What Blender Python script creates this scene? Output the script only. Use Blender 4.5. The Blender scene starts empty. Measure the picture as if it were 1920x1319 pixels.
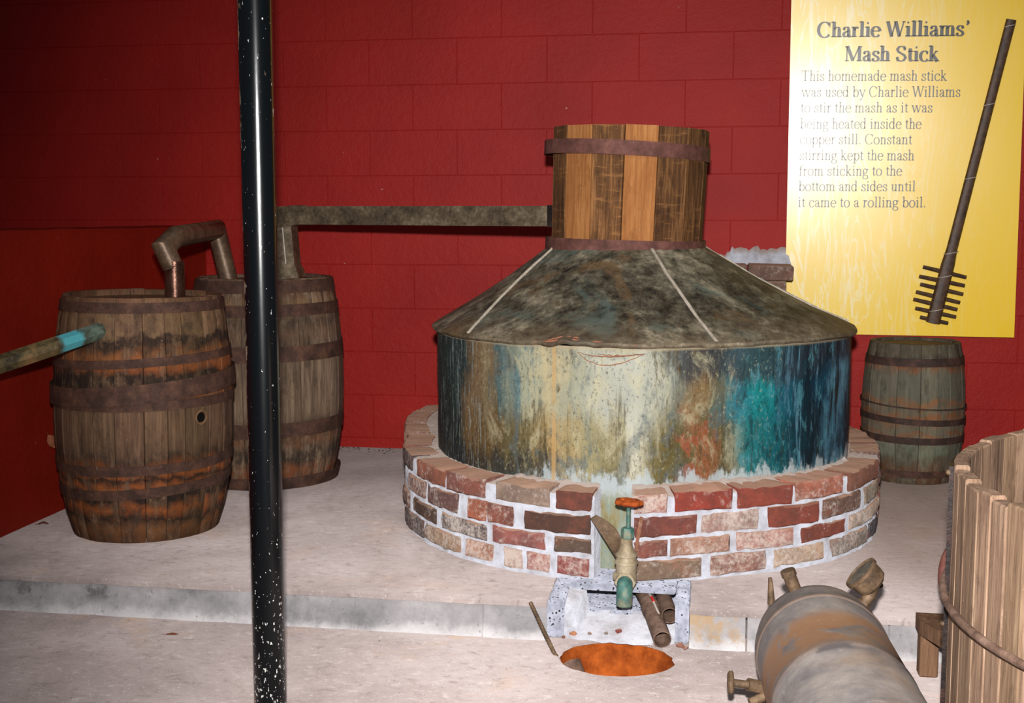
import bpy, bmesh, math, random
from mathutils import Vector, Matrix, noise
random.seed(7)
S = bpy.context.scene
COL = S.collection
PI = math.pi
R = math.radians

# ------------------------------------------------------------------ camera, light, exposure
cam_d = bpy.data.cameras.new('camera')
cam_d.sensor_width = 36.0
cam_d.lens = 2300.0 / 1920.0 * 36.0
cam_d.clip_start = 0.05
cam = bpy.data.objects.new('camera', cam_d)
COL.objects.link(cam)
cam.location = (0, 0, 1.15)
cam.rotation_euler = (R(90) - math.atan(254.5 / 2300.0), 0, R(9.3))
S.camera = cam

w = bpy.data.worlds.new('world')
S.world = w
w.use_nodes = True
w.node_tree.nodes['Background'].inputs['Color'].default_value = (0.80, 0.88, 1.0, 1)
w.node_tree.nodes['Background'].inputs['Strength'].default_value = 0.03

FLASH_W = 960.0
fl = bpy.data.lights.new('camera_flash', 'SPOT')
fl.energy = FLASH_W
fl.spot_size = R(76)
fl.spot_blend = 0.95
fl.shadow_soft_size = 0.035
fl.color = (1.0, 0.985, 0.97)
flo = bpy.data.objects.new('camera_flash', fl)
COL.objects.link(flo)
flo.location = (-0.01, 0.0, 1.36)
flo.rotation_euler = (Vector((-0.05, 5.0, 0.45)) - Vector(flo.location)).to_track_quat('-Z', 'Y').to_euler()

ar = bpy.data.lights.new('overhead_fill', 'AREA')  # added soft fill from above to brighten the floor, no real lamp
ar.shape = 'RECTANGLE'
ar.size = 4.0
ar.size_y = 1.6
ar.energy = 24
ar.color = (0.93, 0.96, 1.0)
aro = bpy.data.objects.new('overhead_fill', ar)
COL.objects.link(aro)
aro.location = (-0.4, 1.9, 2.9)
aro.rotation_euler = (R(4), 0, 0)

S.view_settings.view_transform = 'Standard'
S.view_settings.look = 'None'
S.view_settings.exposure = 0.0
S.view_settings.gamma = 1.0
S.view_settings.use_curve_mapping = False


# ------------------------------------------------------------------ material helper
def lin(v):
    v = v / 255.0
    return v / 12.92 if v <= 0.04045 else ((v + 0.055) / 1.055) ** 2.4


def c(r, g, b):
    return (lin(r), lin(g), lin(b), 1.0)


class M:
    def __init__(s, name, rough=0.7, metal=0.0, spec=0.35):
        s.m = bpy.data.materials.new(name)
        s.m.use_nodes = True
        s.t = s.m.node_tree
        s.b = s.t.nodes['Principled BSDF']
        s.b.inputs['Roughness'].default_value = rough
        s.b.inputs['Metallic'].default_value = metal
        s.b.inputs['Specular IOR Level'].default_value = spec

    def put(s, sock, v):
        if isinstance(v, bpy.types.NodeSocket):
            s.t.links.new(v, sock)
        else:
            sock.default_value = v

    def n(s, ty):
        return s.t.nodes.new(ty)

    def obj(s, rnd=True):
        o = s.n('ShaderNodeTexCoord').outputs['Object']
        if not rnd:
            return o
        k = s.math('MULTIPLY', s.rnd(), 37.0)
        cb = s.n('ShaderNodeCombineXYZ')
        s.put(cb.inputs[0], k); s.put(cb.inputs[1], k)
        a = s.n('ShaderNodeVectorMath'); a.operation = 'ADD'
        s.put(a.inputs[0], o); s.put(a.inputs[1], cb.outputs[0])
        return a.outputs[0]

    def pos(s):
        return s.n('ShaderNodeNewGeometry').outputs['Position']

    def normal_z(s):
        return s.sep(s.n('ShaderNodeNewGeometry').outputs['Normal'])[2]

    def rnd(s):
        return s.n('ShaderNodeObjectInfo').outputs['Random']

    def ocol(s):
        return s.n('ShaderNodeObjectInfo').outputs['Color']

    def sep(s, v):
        x = s.n('ShaderNodeSeparateXYZ')
        s.put(x.inputs[0], v)
        return x.outputs

    def sc(s, v, k, loc=(0, 0, 0), rot=(0, 0, 0)):
        x = s.n('ShaderNodeMapping')
        s.put(x.inputs['Vector'], v)
        x.inputs['Scale'].default_value = k
        x.inputs['Location'].default_value = loc
        x.inputs['Rotation'].default_value = rot
        return x.outputs[0]

    def noise(s, v, scale=5, detail=5, rough=0.6, dist=0.0):
        x = s.n('ShaderNodeTexNoise')
        s.put(x.inputs['Vector'], v)
        x.inputs['Scale'].default_value = scale
        x.inputs['Detail'].default_value = detail
        x.inputs['Roughness'].default_value = rough
        x.inputs['Distortion'].default_value = dist
        return x.outputs['Fac']

    def vor(s, v, scale=5, rnd=1.0):
        x = s.n('ShaderNodeTexVoronoi')
        s.put(x.inputs['Vector'], v)
        x.inputs['Scale'].default_value = scale
        x.inputs['Randomness'].default_value = rnd
        return x.outputs['Distance']

    def math(s, op, a, b=0.0, clamp=False):
        x = s.n('ShaderNodeMath')
        x.operation = op
        x.use_clamp = clamp
        s.put(x.inputs[0], a)
        s.put(x.inputs[1], b)
        return x.outputs[0]

    def step(s, a, lo, hi):
        x = s.n('ShaderNodeMapRange')
        x.interpolation_type = 'SMOOTHSTEP'
        s.put(x.inputs['Value'], a)
        x.inputs['From Min'].default_value = lo
        x.inputs['From Max'].default_value = hi
        return x.outputs[0]

    def ramp(s, f, stops):
        x = s.n('ShaderNodeValToRGB')
        s.put(x.inputs[0], f)
        e = x.color_ramp.elements
        while len(e) > 1:
            e.remove(e[0])
        for i, (p, col) in enumerate(stops):
            el = e[0] if i == 0 else e.new(p)
            el.position = p
            el.color = col if isinstance(col, tuple) else (col, col, col, 1)
        return x.outputs[0]

    def mix(s, f, a, b, mode='MIX'):
        x = s.n('ShaderNodeMix')
        x.data_type = 'RGBA'
        x.blend_type = mode
        s.put(x.inputs[0], f)
        s.put(x.inputs[6], a)
        s.put(x.inputs[7], b)
        return x.outputs[2]

    def col(s, v):
        s.put(s.b.inputs['Base Color'], v)

    def rough(s, v):
        s.put(s.b.inputs['Roughness'], v)

    def bump(s, h, st=0.4, d=0.01):
        x = s.n('ShaderNodeBump')
        x.inputs['Strength'].default_value = st
        x.inputs['Distance'].default_value = d
        s.put(x.inputs['Height'], h)
        s.t.links.new(x.outputs[0], s.b.inputs['Normal'])


def mat_wall(name, a, b, sp):
    m = M(name, rough=0.55, spec=sp)
    p = m.pos()
    n1 = m.noise(p, 2.2, 4, 0.6)
    n2 = m.noise(p, 130, 3, 0.7)
    base = m.ramp(n1, [(0.3, a), (0.7, b)])
    base = m.mix(m.step(n2, 0.60, 0.80), base, c(168, 48, 44))
    chips = m.step(m.noise(p, 31, 2, 0.5), 0.76, 0.79)
    base = m.mix(chips, base, c(190, 130, 120))
    m.col(base)
    m.bump(m.math('ADD', n2, m.math('MULTIPLY', m.noise(p, 26, 4, 0.6), 1.6)), 0.45, 0.004)
    return m.m


WALL = mat_wall('red_masonry_paint', c(146, 23, 17), c(162, 29, 22), 0.22)
WALL_SIDE = mat_wall('dark_red_plaster_paint', c(140, 31, 17), c(162, 39, 23), 0.15)


def mat_floor(name, warm):
    m = M(name, rough=0.9, spec=0.2)
    m.b.inputs['Diffuse Roughness'].default_value = 1.0
    p = m.pos()
    n1 = m.noise(p, 1.6, 5, 0.65, 0.4)
    n2 = m.noise(m.sc(p, (13, 19, 9)), 2.0, 6, 0.7, 0.8)
    n3 = m.noise(p, 160, 3, 0.7)
    base = m.ramp(n1, [(0.30, c(142, 128, 124)), (0.5, c(168, 153, 149)), (0.72, c(190, 176, 173))])
    base = m.mix(m.math('MULTIPLY', m.step(m.noise(p, 3.1, 4, 0.6), 0.55, 0.72), warm), base, c(190, 156, 124))
    base = m.mix(m.math('MULTIPLY', m.step(n2, 0.54, 0.74), 0.5), base, c(214, 204, 200))
    base = m.mix(m.math('MULTIPLY', m.step(n2, 0.46, 0.32), 0.5), base, c(120, 104, 96))
    base = m.mix(m.math('MULTIPLY', m.step(n3, 0.60, 0.74), 0.6), base, c(240, 232, 230))
    base = m.mix(m.step(m.noise(p, 42, 2, 0.5), 0.77, 0.79), base, c(70, 58, 52))
    base = m.mix(m.math('MULTIPLY', m.step(m.sep(p)[1], 4.4, 5.6), 0.6), base, c(110, 100, 98))  # light falloff towards the back wall, put into the colour
    back_right = m.math('MULTIPLY', m.step(m.math('ADD', m.sep(p)[0], m.math('MULTIPLY', n1, 0.5)), 0.62, 0.95), m.step(m.math('ADD', m.sep(p)[1], m.math('MULTIPLY', n1, 0.6)), 4.0, 4.6))
    base = m.mix(m.math('MULTIPLY', back_right, 0.6), base, c(112, 92, 78))  # browner and darker towards the back right
    m.col(base)
    m.bump(m.math('ADD', n2, m.math('MULTIPLY', n3, 0.35)), 0.5, 0.006)
    return m.m


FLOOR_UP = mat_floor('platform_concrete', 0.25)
FLOOR_LOW = mat_floor('ground_concrete', 0.5)


def mat_curb():
    m = M('curb_concrete', rough=0.92, spec=0.2)
    m.b.inputs['Diffuse Roughness'].default_value = 1.0
    p = m.pos()
    x, y, z = m.sep(p)
    n1 = m.noise(p, 6, 6, 0.7)
    n2 = m.noise(p, 45, 4, 0.7)
    base = m.ramp(n1, [(0.3, c(128, 125, 126)), (0.55, c(166, 161, 162)), (0.75, c(190, 184, 183))])
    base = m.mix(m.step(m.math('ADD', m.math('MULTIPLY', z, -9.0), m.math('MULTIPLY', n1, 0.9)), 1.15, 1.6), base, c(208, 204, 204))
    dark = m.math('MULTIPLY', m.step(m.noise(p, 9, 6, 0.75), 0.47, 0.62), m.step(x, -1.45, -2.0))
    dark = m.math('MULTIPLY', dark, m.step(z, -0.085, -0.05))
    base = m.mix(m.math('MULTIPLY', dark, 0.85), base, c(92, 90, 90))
    base = m.mix(m.math('MULTIPLY', m.step(n2, 0.60, 0.70), 0.5), base, c(110, 106, 104))
    yel = m.math('MULTIPLY', m.step(m.noise(p, 7, 5, 0.7), 0.5, 0.62), m.step(m.math('ABSOLUTE', m.math('SUBTRACT', x, 0.02)), 0.16, 0.05))
    base = m.mix(m.math('MULTIPLY', yel, 0.8), base, c(180, 150, 112))
    m.col(base)
    m.bump(m.math('ADD', n1, n2), 0.6, 0.006)
    return m.m


CURB = mat_curb()


def mat_block():
    m = M('porous_cinder_block', rough=0.95, spec=0.15)
    m.b.inputs['Diffuse Roughness'].default_value = 1.0
    p = m.pos()
    v = m.vor(p, 85)
    n = m.noise(p, 20, 5, 0.7)
    base = m.ramp(n, [(0.35, c(138, 140, 152)), (0.65, c(184, 186, 200))])
    holes = m.math('MULTIPLY', m.step(v, 0.36, 0.2), m.step(m.noise(p, 40, 2, 0.5), 0.50, 0.58))
    base = m.mix(holes, base, c(40, 38, 40))
    m.col(base)
    m.bump(m.math('SUBTRACT', n, m.math('MULTIPLY', holes, 1.5)), 0.8, 0.006)
    return m.m


BLOCK = mat_block()


def mat_mortar(dust):
    m = M('lime_mortar', rough=0.95, spec=0.15)
    m.b.inputs['Diffuse Roughness'].default_value = 0.8
    p = m.pos()
    n = m.noise(p, 14, 6, 0.7)
    n2 = m.noise(p, 90, 3, 0.7)
    base = m.ramp(n, [(0.3, c(158, 154, 158)), (0.5, c(188, 188, 196)), (0.7, c(210, 212, 222))])
    base = m.mix(m.math('MULTIPLY', m.step(n2, 0.6, 0.75), 0.4), base, c(150, 140, 138))
    up = m.step(m.normal_z(), 0.5, 0.9)
    base = m.mix(m.math('MULTIPLY', up, dust), base, c(156, 132, 112))
    m.col(base)
    m.bump(m.math('ADD', n, n2), 0.7, 0.006)
    return m.m


MORTAR = mat_mortar(0.75)
MORTAR_W = mat_mortar(0.12)


def mat_brick():
    m = M('reclaimed_brick', rough=0.92, spec=0.15)
    m.b.inputs['Diffuse Roughness'].default_value = 0.6
    o = m.pos()
    n = m.noise(o, 16, 6, 0.72)
    n2 = m.noise(o, 70, 4, 0.75)
    oc = m.ocol()
    base = m.mix(m.step(n, 0.36, 0.66), m.mix(0.45, oc, c(50, 36, 32)), oc)
    base = m.mix(m.math('MULTIPLY', m.step(m.noise(o, 9, 5, 0.7), 0.50, 0.66), 0.5), base, m.mix(0.5, oc, c(170, 82, 58)))
    # lime smear: more of it on some bricks than on others
    a = m.n('ShaderNodeObjectInfo').outputs['Alpha']
    lime = m.step(m.math('ADD', m.math('MULTIPLY', m.math('ADD', n2, m.noise(o, 11, 6, 0.75)), 0.5), m.math('MULTIPLY', a, 0.26)), 0.58, 0.80)
    base = m.mix(0.22, base, c(104, 88, 80))
    base = m.mix(m.math('MULTIPLY', m.step(m.noise(o, 120, 3, 0.7), 0.6, 0.7), 0.5), base, c(52, 42, 38))
    base = m.mix(m.math('MULTIPLY', lime, 0.8), base, c(204, 190, 180))
    up = m.step(m.normal_z(), 0.55, 0.9)
    base = m.mix(m.math('MULTIPLY', up, 0.8), base, c(170, 134, 112))
    m.col(base)
    m.bump(m.math('ADD', n, m.math('MULTIPLY', n2, 0.6)), 0.9, 0.008)
    return m.m


BRICK = mat_brick()


def mat_oak(name, dark, mid, light, bands=None, tintmix=1.0, saw=0.0):
    """weathered oak: grain runs along local z, optional stains at heights where hoops used to sit"""
    m = M(name, rough=0.82, spec=0.2)
    o = m.obj()
    z = m.sep(m.n('ShaderNodeTexCoord').outputs['Object'])[2]
    g = m.noise(m.sc(o, (55, 55, 3.0)), 1.6, 6, 0.7, 0.6)
    g2 = m.noise(m.sc(o, (14, 14, 2.0)), 1.2, 5, 0.65, 1.2)
    base = m.ramp(m.math('ADD', m.math('MULTIPLY', g, 0.6), m.math('MULTIPLY', g2, 0.4)), [(0.33, dark), (0.5, mid), (0.66, light)])
    if bands:
        zz = m.math('ADD', z, m.math('MULTIPLY', m.math('SUBTRACT', m.noise(m.sc(m.pos(), (11, 11, 9)), 1.0, 5, 0.65), 0.5), 0.12))
        hgt = bands[0]
        st = m.ramp(m.math('DIVIDE', zz, hgt), bands[1])
        am = m.ramp(m.math('DIVIDE', zz, hgt), bands[2])
        k = m.math('MULTIPLY', am, m.step(m.noise(m.sc(o, (14, 14, 10)), 1.0, 6, 0.75), 0.36, 0.56))
        base = m.mix(k, base, st)
    if saw:
        wv = m.noise(m.sc(o, (8, 8, 55), rot=(0.7, 0.7, 0)), 1.0, 4, 0.7)
        base = m.mix(m.math('MULTIPLY', m.step(wv, 0.54, 0.7), saw), base, light)
        blot = m.step(m.noise(o, 9, 4, 0.6), 0.6, 0.75)
        base = m.mix(m.math('MULTIPLY', blot, 0.7), base, c(40, 26, 18))
    bl = m.noise(m.sc(o, (9, 9, 5), loc=(3, 8, 1)), 1.3, 6, 0.72)
    base = m.mix(m.math('MULTIPLY', m.step(bl, 0.52, 0.66), 0.55), base, dark)
    base = m.mix(tintmix, base, m.ocol(), 'MULTIPLY')
    base = m.mix(m.math('MULTIPLY', m.step(m.noise(m.pos(), 150, 2, 0.5), 0.74, 0.78), 0.6), base, c(205, 190, 170))
    m.col(base)
    m.bump(m.math('ADD', g, m.math('MULTIPLY', g2, 0.5)), 0.55, 0.005)
    return m.m


RUST_O = c(150, 82, 40)
BLK = c(38, 29, 25)
BR1 = mat_oak('barrel_oak_front', c(56, 42, 34), c(102, 78, 60), c(142, 112, 86), (0.868, [
    (0.0, c(88, 56, 36)), (0.06, c(120, 76, 44)), (0.10, BLK), (0.145, RUST_O), (0.18, BLK), (0.21, BLK), (0.235, RUST_O), (0.27, BLK), (0.29, RUST_O),
    (0.36, BLK), (0.44, c(130, 100, 74)), (0.55, c(128, 98, 74)), (0.60, RUST_O), (0.64, BLK), (0.69, BLK), (0.72, RUST_O), (0.77, c(150, 92, 50)), (0.81, BLK), (0.84, BLK),
    (0.86, c(150, 118, 86)), (0.93, c(150, 116, 84)), (1.0, c(120, 80, 58))],
    [(0.0, 0.95), (0.12, 0.9), (0.32, 0.95), (0.38, 0.5), (0.44, 0.2), (0.56, 0.15), (0.62, 0.9), (0.84, 0.8), (0.88, 0.4), (1.0, 0.75)]))
BR2 = mat_oak('barrel_oak_back', c(74, 60, 50), c(122, 100, 84), c(164, 140, 118), (0.89, [
    (0.0, c(96, 58, 40)), (0.09, c(140, 76, 42)), (0.13, BLK), (0.18, BLK), (0.22, c(120, 74, 48)), (0.3, BLK), (0.38, c(130, 106, 88)), (0.58, c(130, 106, 88)), (0.68, BLK), (0.74, c(110, 80, 60)),
    (0.8, BLK), (0.88, c(140, 104, 66)), (0.93, c(100, 66, 50)), (1.0, c(100, 70, 56))],
    [(0.0, 0.9), (0.2, 0.7), (0.32, 0.7), (0.4, 0.15), (0.6, 0.1), (0.7, 0.5), (1.0, 0.8)]))
BR3 = mat_oak('barrel_oak_small', c(66, 62, 52), c(104, 98, 84), c(134, 126, 108), (0.6, [
    (0.0, c(88, 58, 42)), (0.10, c(110, 66, 42)), (0.17, c(96, 78, 60)), (0.22, c(120, 130, 110)), (0.3, c(130, 134, 118)), (0.36, c(150, 92, 56)), (0.4, c(120, 112, 96)), (0.5, c(150, 92, 54)), (0.54, c(120, 112, 96)), (0.59, c(164, 100, 54)), (0.64, c(120, 118, 104)), (0.78, c(124, 122, 108)),
    (0.83, c(150, 90, 56)), (0.9, c(60, 52, 46)), (0.95, c(96, 84, 70)), (1.0, c(90, 80, 66))],
    [(0.0, 0.9), (0.2, 0.6), (0.5, 0.8), (0.64, 0.5), (0.8, 0.4), (0.86, 0.9), (1.0, 0.9)]))
CAP_L = mat_oak('cap_oak_light', c(136, 84, 44), c(170, 110, 62), c(196, 138, 84))
CAP_D = mat_oak('cap_oak_rough', c(52, 34, 22), c(100, 66, 40), c(158, 110, 66), saw=0.55)
TUBW = mat_oak('tub_weathered_wood', c(98, 74, 60), c(160, 130, 108), c(198, 168, 142))
MILLW = mat_oak('mill_wood', c(84, 60, 44), c(120, 88, 66), c(150, 114, 88))


def mat_rust(name, a, b, d, metal=0.15, rough=0.75, sp=0.3):
    m = M(name, rough=rough, metal=metal, spec=sp)
    p = m.pos()
    n = m.noise(p, 18, 6, 0.72)
    n2 = m.noise(p, 95, 4, 0.7)
    base = m.ramp(n, [(0.32, a), (0.52, b), (0.7, d)])
    base = m.mix(m.math('MULTIPLY', m.step(n2, 0.58, 0.75), 0.5), base, d)
    base = m.mix(m.math('MULTIPLY', m.step(n2, 0.42, 0.3), 0.5), base, a)
    base = m.mix(m.step(m.noise(p, 130, 2, 0.5), 0.76, 0.79), base, c(190, 180, 170))
    m.col(base)
    m.bump(m.math('ADD', n, n2), 0.5, 0.003)
    return m.m


HOOP = mat_rust('rusted_hoop_iron', c(54, 38, 32), c(84, 58, 48), c(112, 78, 60))
HOOP_D = mat_rust('dark_hoop_iron', c(44, 34, 30), c(66, 48, 42), c(94, 64, 52))
HOOP_CAP = mat_rust('cap_hoop_iron', c(74, 46, 40), c(104, 66, 58), c(126, 84, 72))
RUSTPIPE = mat_rust('rusty_pipe', c(78, 58, 48), c(120, 94, 80), c(150, 124, 108))
WHEELRUST = mat_rust('orange_rust', c(90, 34, 14), c(160, 70, 22), c(200, 100, 36))
DARKIRON = mat_rust('dark_iron', c(18, 14, 14), c(36, 26, 24), c(66, 42, 36), 0.3, 0.5)
REDIRON = mat_rust('red_brown_iron', c(84, 46, 40), c(112, 66, 58), c(130, 84, 72))
BRASS = mat_rust('dull_brass', c(62, 48, 36), c(104, 82, 62), c(146, 120, 94), 0.15, 0.6, 0.3)
VALVE = mat_rust('chalky_bronze', c(118, 100, 76), c(158, 142, 116), c(186, 172, 148), 0.1, 0.6)


def mat_patina(name, a, b, d, teal, t0, t1, metal=0.2, rough=0.55):
    m = M(name, rough=rough, metal=metal, spec=0.4)
    p = m.pos()
    n = m.noise(p, 13, 6, 0.72)
    n2 = m.noise(p, 70, 4, 0.7)
    base = m.ramp(m.math('ADD', m.math('MULTIPLY', n, 0.7), m.math('MULTIPLY', n2, 0.3)), [(0.34, a), (0.5, b), (0.68, d)])
    base = m.mix(m.step(m.noise(m.sc(p, (1, 1, 1), loc=(3, 1, 7)), 7, 4, 0.6), t0, t1), base, teal)
    m.col(base)
    m.bump(m.math('ADD', n, n2), 0.35, 0.003)
    return m.m


COPPER_PIPE = mat_patina('brown_copper', c(70, 52, 40), c(104, 82, 64), c(136, 112, 90), c(120, 130, 116), 0.72, 0.8, 0.35, 0.42)
COPPER_NEW = mat_patina('polished_brown_copper', c(60, 40, 34), c(96, 66, 54), c(120, 88, 74), c(110, 84, 70), 0.7, 0.8, 0.75, 0.30)
DUCT = mat_patina('tarnished_duct_copper', c(44, 36, 28), c(96, 82, 64), c(150, 132, 108), c(112, 84, 62), 0.6, 0.75, 0.25, 0.5)
VALVE_G = mat_patina('green_bronze', c(44, 70, 66), c(72, 116, 106), c(122, 146, 132), c(140, 128, 104), 0.52, 0.64, 0.1, 0.6)


def mat_spout():
    m = M('spout_patina', rough=0.55, metal=0.15, spec=0.4)
    o = m.obj(False)
    p = m.pos()
    n = m.noise(p, 14, 6, 0.72)
    base = m.ramp(n, [(0.38, c(58, 50, 34)), (0.5, c(108, 92, 60)), (0.64, c(150, 118, 76))])
    x = m.math('ADD', m.sep(p)[1], m.math('MULTIPLY', m.noise(p, 22, 3, 0.6), 0.05))
    base = m.mix(m.step(x, 3.83, 3.86), base, m.ramp(n, [(0.4, c(62, 66, 54)), (0.6, c(118, 134, 120))]))
    band = m.math('MULTIPLY', m.step(x, 3.765, 3.79), m.step(x, 3.86, 3.84))
    base = m.mix(band, base, c(96, 190, 200))
    m.col(base)
    m.bump(n, 0.6, 0.006)
    return m.m


SPOUT = mat_spout()


def mat_drum():
    m = M('verdigris_copper', rough=0.55, metal=0.0, spec=0.35)
    o = m.obj(False)
    x, y, z = m.sep(o)
    st = m.noise(m.sc(o, (16, 16, 1.6)), 1.5, 6, 0.72, 0.3)
    big = m.noise(o, 3.6, 5, 0.65, 0.4)
    fine = m.noise(m.sc(o, (90, 90, 5)), 1.2, 4, 0.75)
    spk = m.noise(m.sc(o, (1, 1, 0.7)), 95, 4, 0.75)
    a = m.math('MULTIPLY', m.math('ARCTAN2', x, m.math('MULTIPLY', y, -1.0)), 180.0 / PI)
    a2 = m.math('ADD', a, m.math('ADD', m.math('MULTIPLY', m.math('SUBTRACT', st, 0.5), 16.0), m.math('MULTIPLY', m.math('SUBTRACT', big, 0.5), 22.0)))
    f = m.math('DIVIDE', m.math('ADD', a2, 90.0), 180.0)
    z2 = m.math('ADD', z, m.math('MULTIPLY', m.math('SUBTRACT', m.math('ADD', m.math('MULTIPLY', st, 0.65), m.math('MULTIPLY', big, 0.35)), 0.5), 0.42))

    def zones(l):
        return [((p + 90.0) / 180.0, q) for p, q in l]
    up = m.ramp(f, zones([(-80, c(44, 58, 60)), (-50, c(52, 66, 66)), (-45, c(138, 110, 80)), (-37, c(132, 112, 84)), (-33, c(84, 112, 116)), (-29, c(140, 146, 128)), (-25, c(96, 132, 140)),
                          (-20, c(206, 190, 148)), (-15, c(170, 170, 146)), (-8, c(186, 186, 168)), (0, c(176, 178, 166)), (8, c(196, 196, 176)), (14, c(130, 130, 112)), (20, c(136, 104, 62)),
                          (24, c(110, 106, 84)), (28, c(74, 112, 112)), (32, c(40, 124, 140)), (37, c(14, 142, 142)), (44, c(20, 132, 140)), (48, c(24, 92, 112)), (54, c(16, 34, 48)), (59, c(30, 84, 108)), (67, c(120, 176, 200)), (74, c(60, 110, 134)), (80, c(24, 52, 66)), (88, c(90, 150, 170))]))
    lo = m.ramp(f, zones([(-80, c(40, 52, 54)), (-50, c(48, 56, 54)), (-45, c(126, 98, 64)), (-36, c(116, 90, 52)), (-30, c(104, 92, 60)), (-25, c(128, 112, 74)), (-17, c(190, 160, 108)),
                          (-10, c(170, 160, 118)), (-2, c(130, 118, 74)), (4, c(214, 210, 186)), (9, c(118, 104, 56)), (15, c(100, 90, 54)), (19, c(160, 96, 60)), (23, c(108, 96, 60)), (28, c(78, 92, 84)),
                          (32, c(30, 124, 128)), (40, c(18, 112, 120)), (47, c(16, 66, 80)), (55, c(18, 34, 44)), (64, c(84, 136, 160)), (72, c(40, 76, 94)), (80, c(18, 40, 52)), (88, c(60, 110, 130))]))
    base = m.mix(m.step(z2, 0.56, 0.44), up, lo)
    # slate band under the rim on the right
    k = m.math('MULTIPLY', m.step(z2, 0.60, 0.66), m.step(a2, 6.0, 16.0))
    base = m.mix(m.math('MULTIPLY', k, 0.85), base, c(52, 58, 66))
    # dark rubbed patches at the foot on the left
    k = m.math('MULTIPLY', m.step(z2, 0.40, 0.33), m.step(a2, -14.0, -22.0))
    base = m.mix(m.math('MULTIPLY', k, 0.75), base, c(36, 46, 52))
    # rust blooms
    k = m.math('MULTIPLY', m.step(m.noise(o, 13, 4, 0.6), 0.52, 0.6), m.math('MULTIPLY', m.step(a, 11.0, 15.0), m.step(a, 27.0, 22.0)))
    base = m.mix(m.math('MULTIPLY', k, m.step(z, 0.56, 0.48)), base, c(158, 88, 56))
    # long runs and blotches
    blot = m.noise(m.sc(o, (1, 1, 0.35)), 26, 6, 0.75, 0.3)
    blot2 = m.noise(m.sc(o, (1, 1, 0.45), loc=(2, 5, 1)), 9, 6, 0.7, 0.7)
    side = m.step(a, -34.0, -46.0)
    rgt = m.step(a, 38.0, 50.0)
    base = m.mix(m.math('MULTIPLY', m.math('MULTIPLY', m.step(fine, 0.55, 0.64), 0.75), side), base, c(176, 190, 188))
    base = m.mix(m.math('MULTIPLY', m.math('MULTIPLY', m.step(st, 0.54, 0.64), 0.8), rgt), base, c(110, 160, 184))
    base = m.mix(m.math('MULTIPLY', m.math('MULTIPLY', m.step(st, 0.47, 0.38), 0.85), rgt), base, c(12, 22, 30))
    mid = m.math('MULTIPLY', m.step(a, -42.0, -34.0), m.step(a, 34.0, 26.0))
    base = m.mix(m.math('MULTIPLY', m.math('MULTIPLY', m.step(blot2, 0.50, 0.62), 0.7), mid), base, c(104, 116, 118))
    base = m.mix(m.math('MULTIPLY', m.math('MULTIPLY', m.step(blot2, 0.48, 0.36), 0.6), mid), base, c(206, 198, 160))
    base = m.mix(m.math('MULTIPLY', m.math('MULTIPLY', m.step(blot, 0.54, 0.66), 0.75), mid), base, c(94, 76, 44))
    base = m.mix(m.math('MULTIPLY', m.math('MULTIPLY', m.step(m.math('ADD', m.math('MULTIPLY', fine, 0.5), m.math('MULTIPLY', st, 0.5)), 0.46, 0.38), 0.6), m.step(z2, 0.62, 0.5)), base, c(66, 62, 40))
    base = m.mix(m.math('MULTIPLY', m.step(spk, 0.55, 0.66), 0.6), base, c(44, 46, 40))
    base = m.mix(m.math('MULTIPLY', m.math('MULTIPLY', m.step(spk, 0.42, 0.33), 0.5), m.math('SUBTRACT', 1.0, rgt)), base, c(200, 196, 164))
    tz = m.step(a, 27.0, 33.0)
    base = m.mix(m.math('MULTIPLY', m.math('MULTIPLY', m.step(blot, 0.51, 0.62), 0.65), tz), base, c(18, 36, 44))
    base = m.mix(m.math('MULTIPLY', m.math('MULTIPLY', m.step(blot, 0.46, 0.38), 0.55), tz), base, c(96, 164, 176))
    # lime splashed along the foot
    k = m.step(m.math('ADD', z, m.math('MULTIPLY', m.noise(m.sc(o, (9, 9, 4)), 2.0, 6, 0.75), -0.26)), 0.195, 0.165)
    base = m.mix(m.math('MULTIPLY', m.math('MULTIPLY', k, m.step(a, -30.0, -18.0)), 0.9), base, c(196, 206, 208))
    low = m.step(m.math('ADD', z, m.math('MULTIPLY', spk, 0.08)), 0.32, 0.27)
    base = m.mix(low, base, m.ramp(m.math('ADD', m.math('MULTIPLY', blot, 0.5), m.math('MULTIPLY', st, 0.5)), [(0.36, c(104, 92, 46)), (0.46, c(160, 148, 104)), (0.54, c(150, 164, 150)), (0.64, c(184, 178, 150))]))
    # the standing seam
    k = m.step(m.math('ABSOLUTE', m.math('ADD', a, 17.2)), 0.7, 0.4)
    base = m.mix(m.math('MULTIPLY', m.math('MULTIPLY', k, m.step(blot2, 0.36, 0.52)), 0.7), base, c(214, 172, 112))
    base = m.mix(m.math('MULTIPLY', m.step(z, 0.718, 0.728), 0.7), base, c(190, 172, 140))
    base = m.mix(1.0, base, (0.70, 0.69, 0.68, 1), 'MULTIPLY')
    m.col(base)
    m.bump(m.math('ADD', st, m.math('MULTIPLY', spk, 0.8)), 0.3, 0.005)
    return m.m


DRUM = mat_drum()


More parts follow.
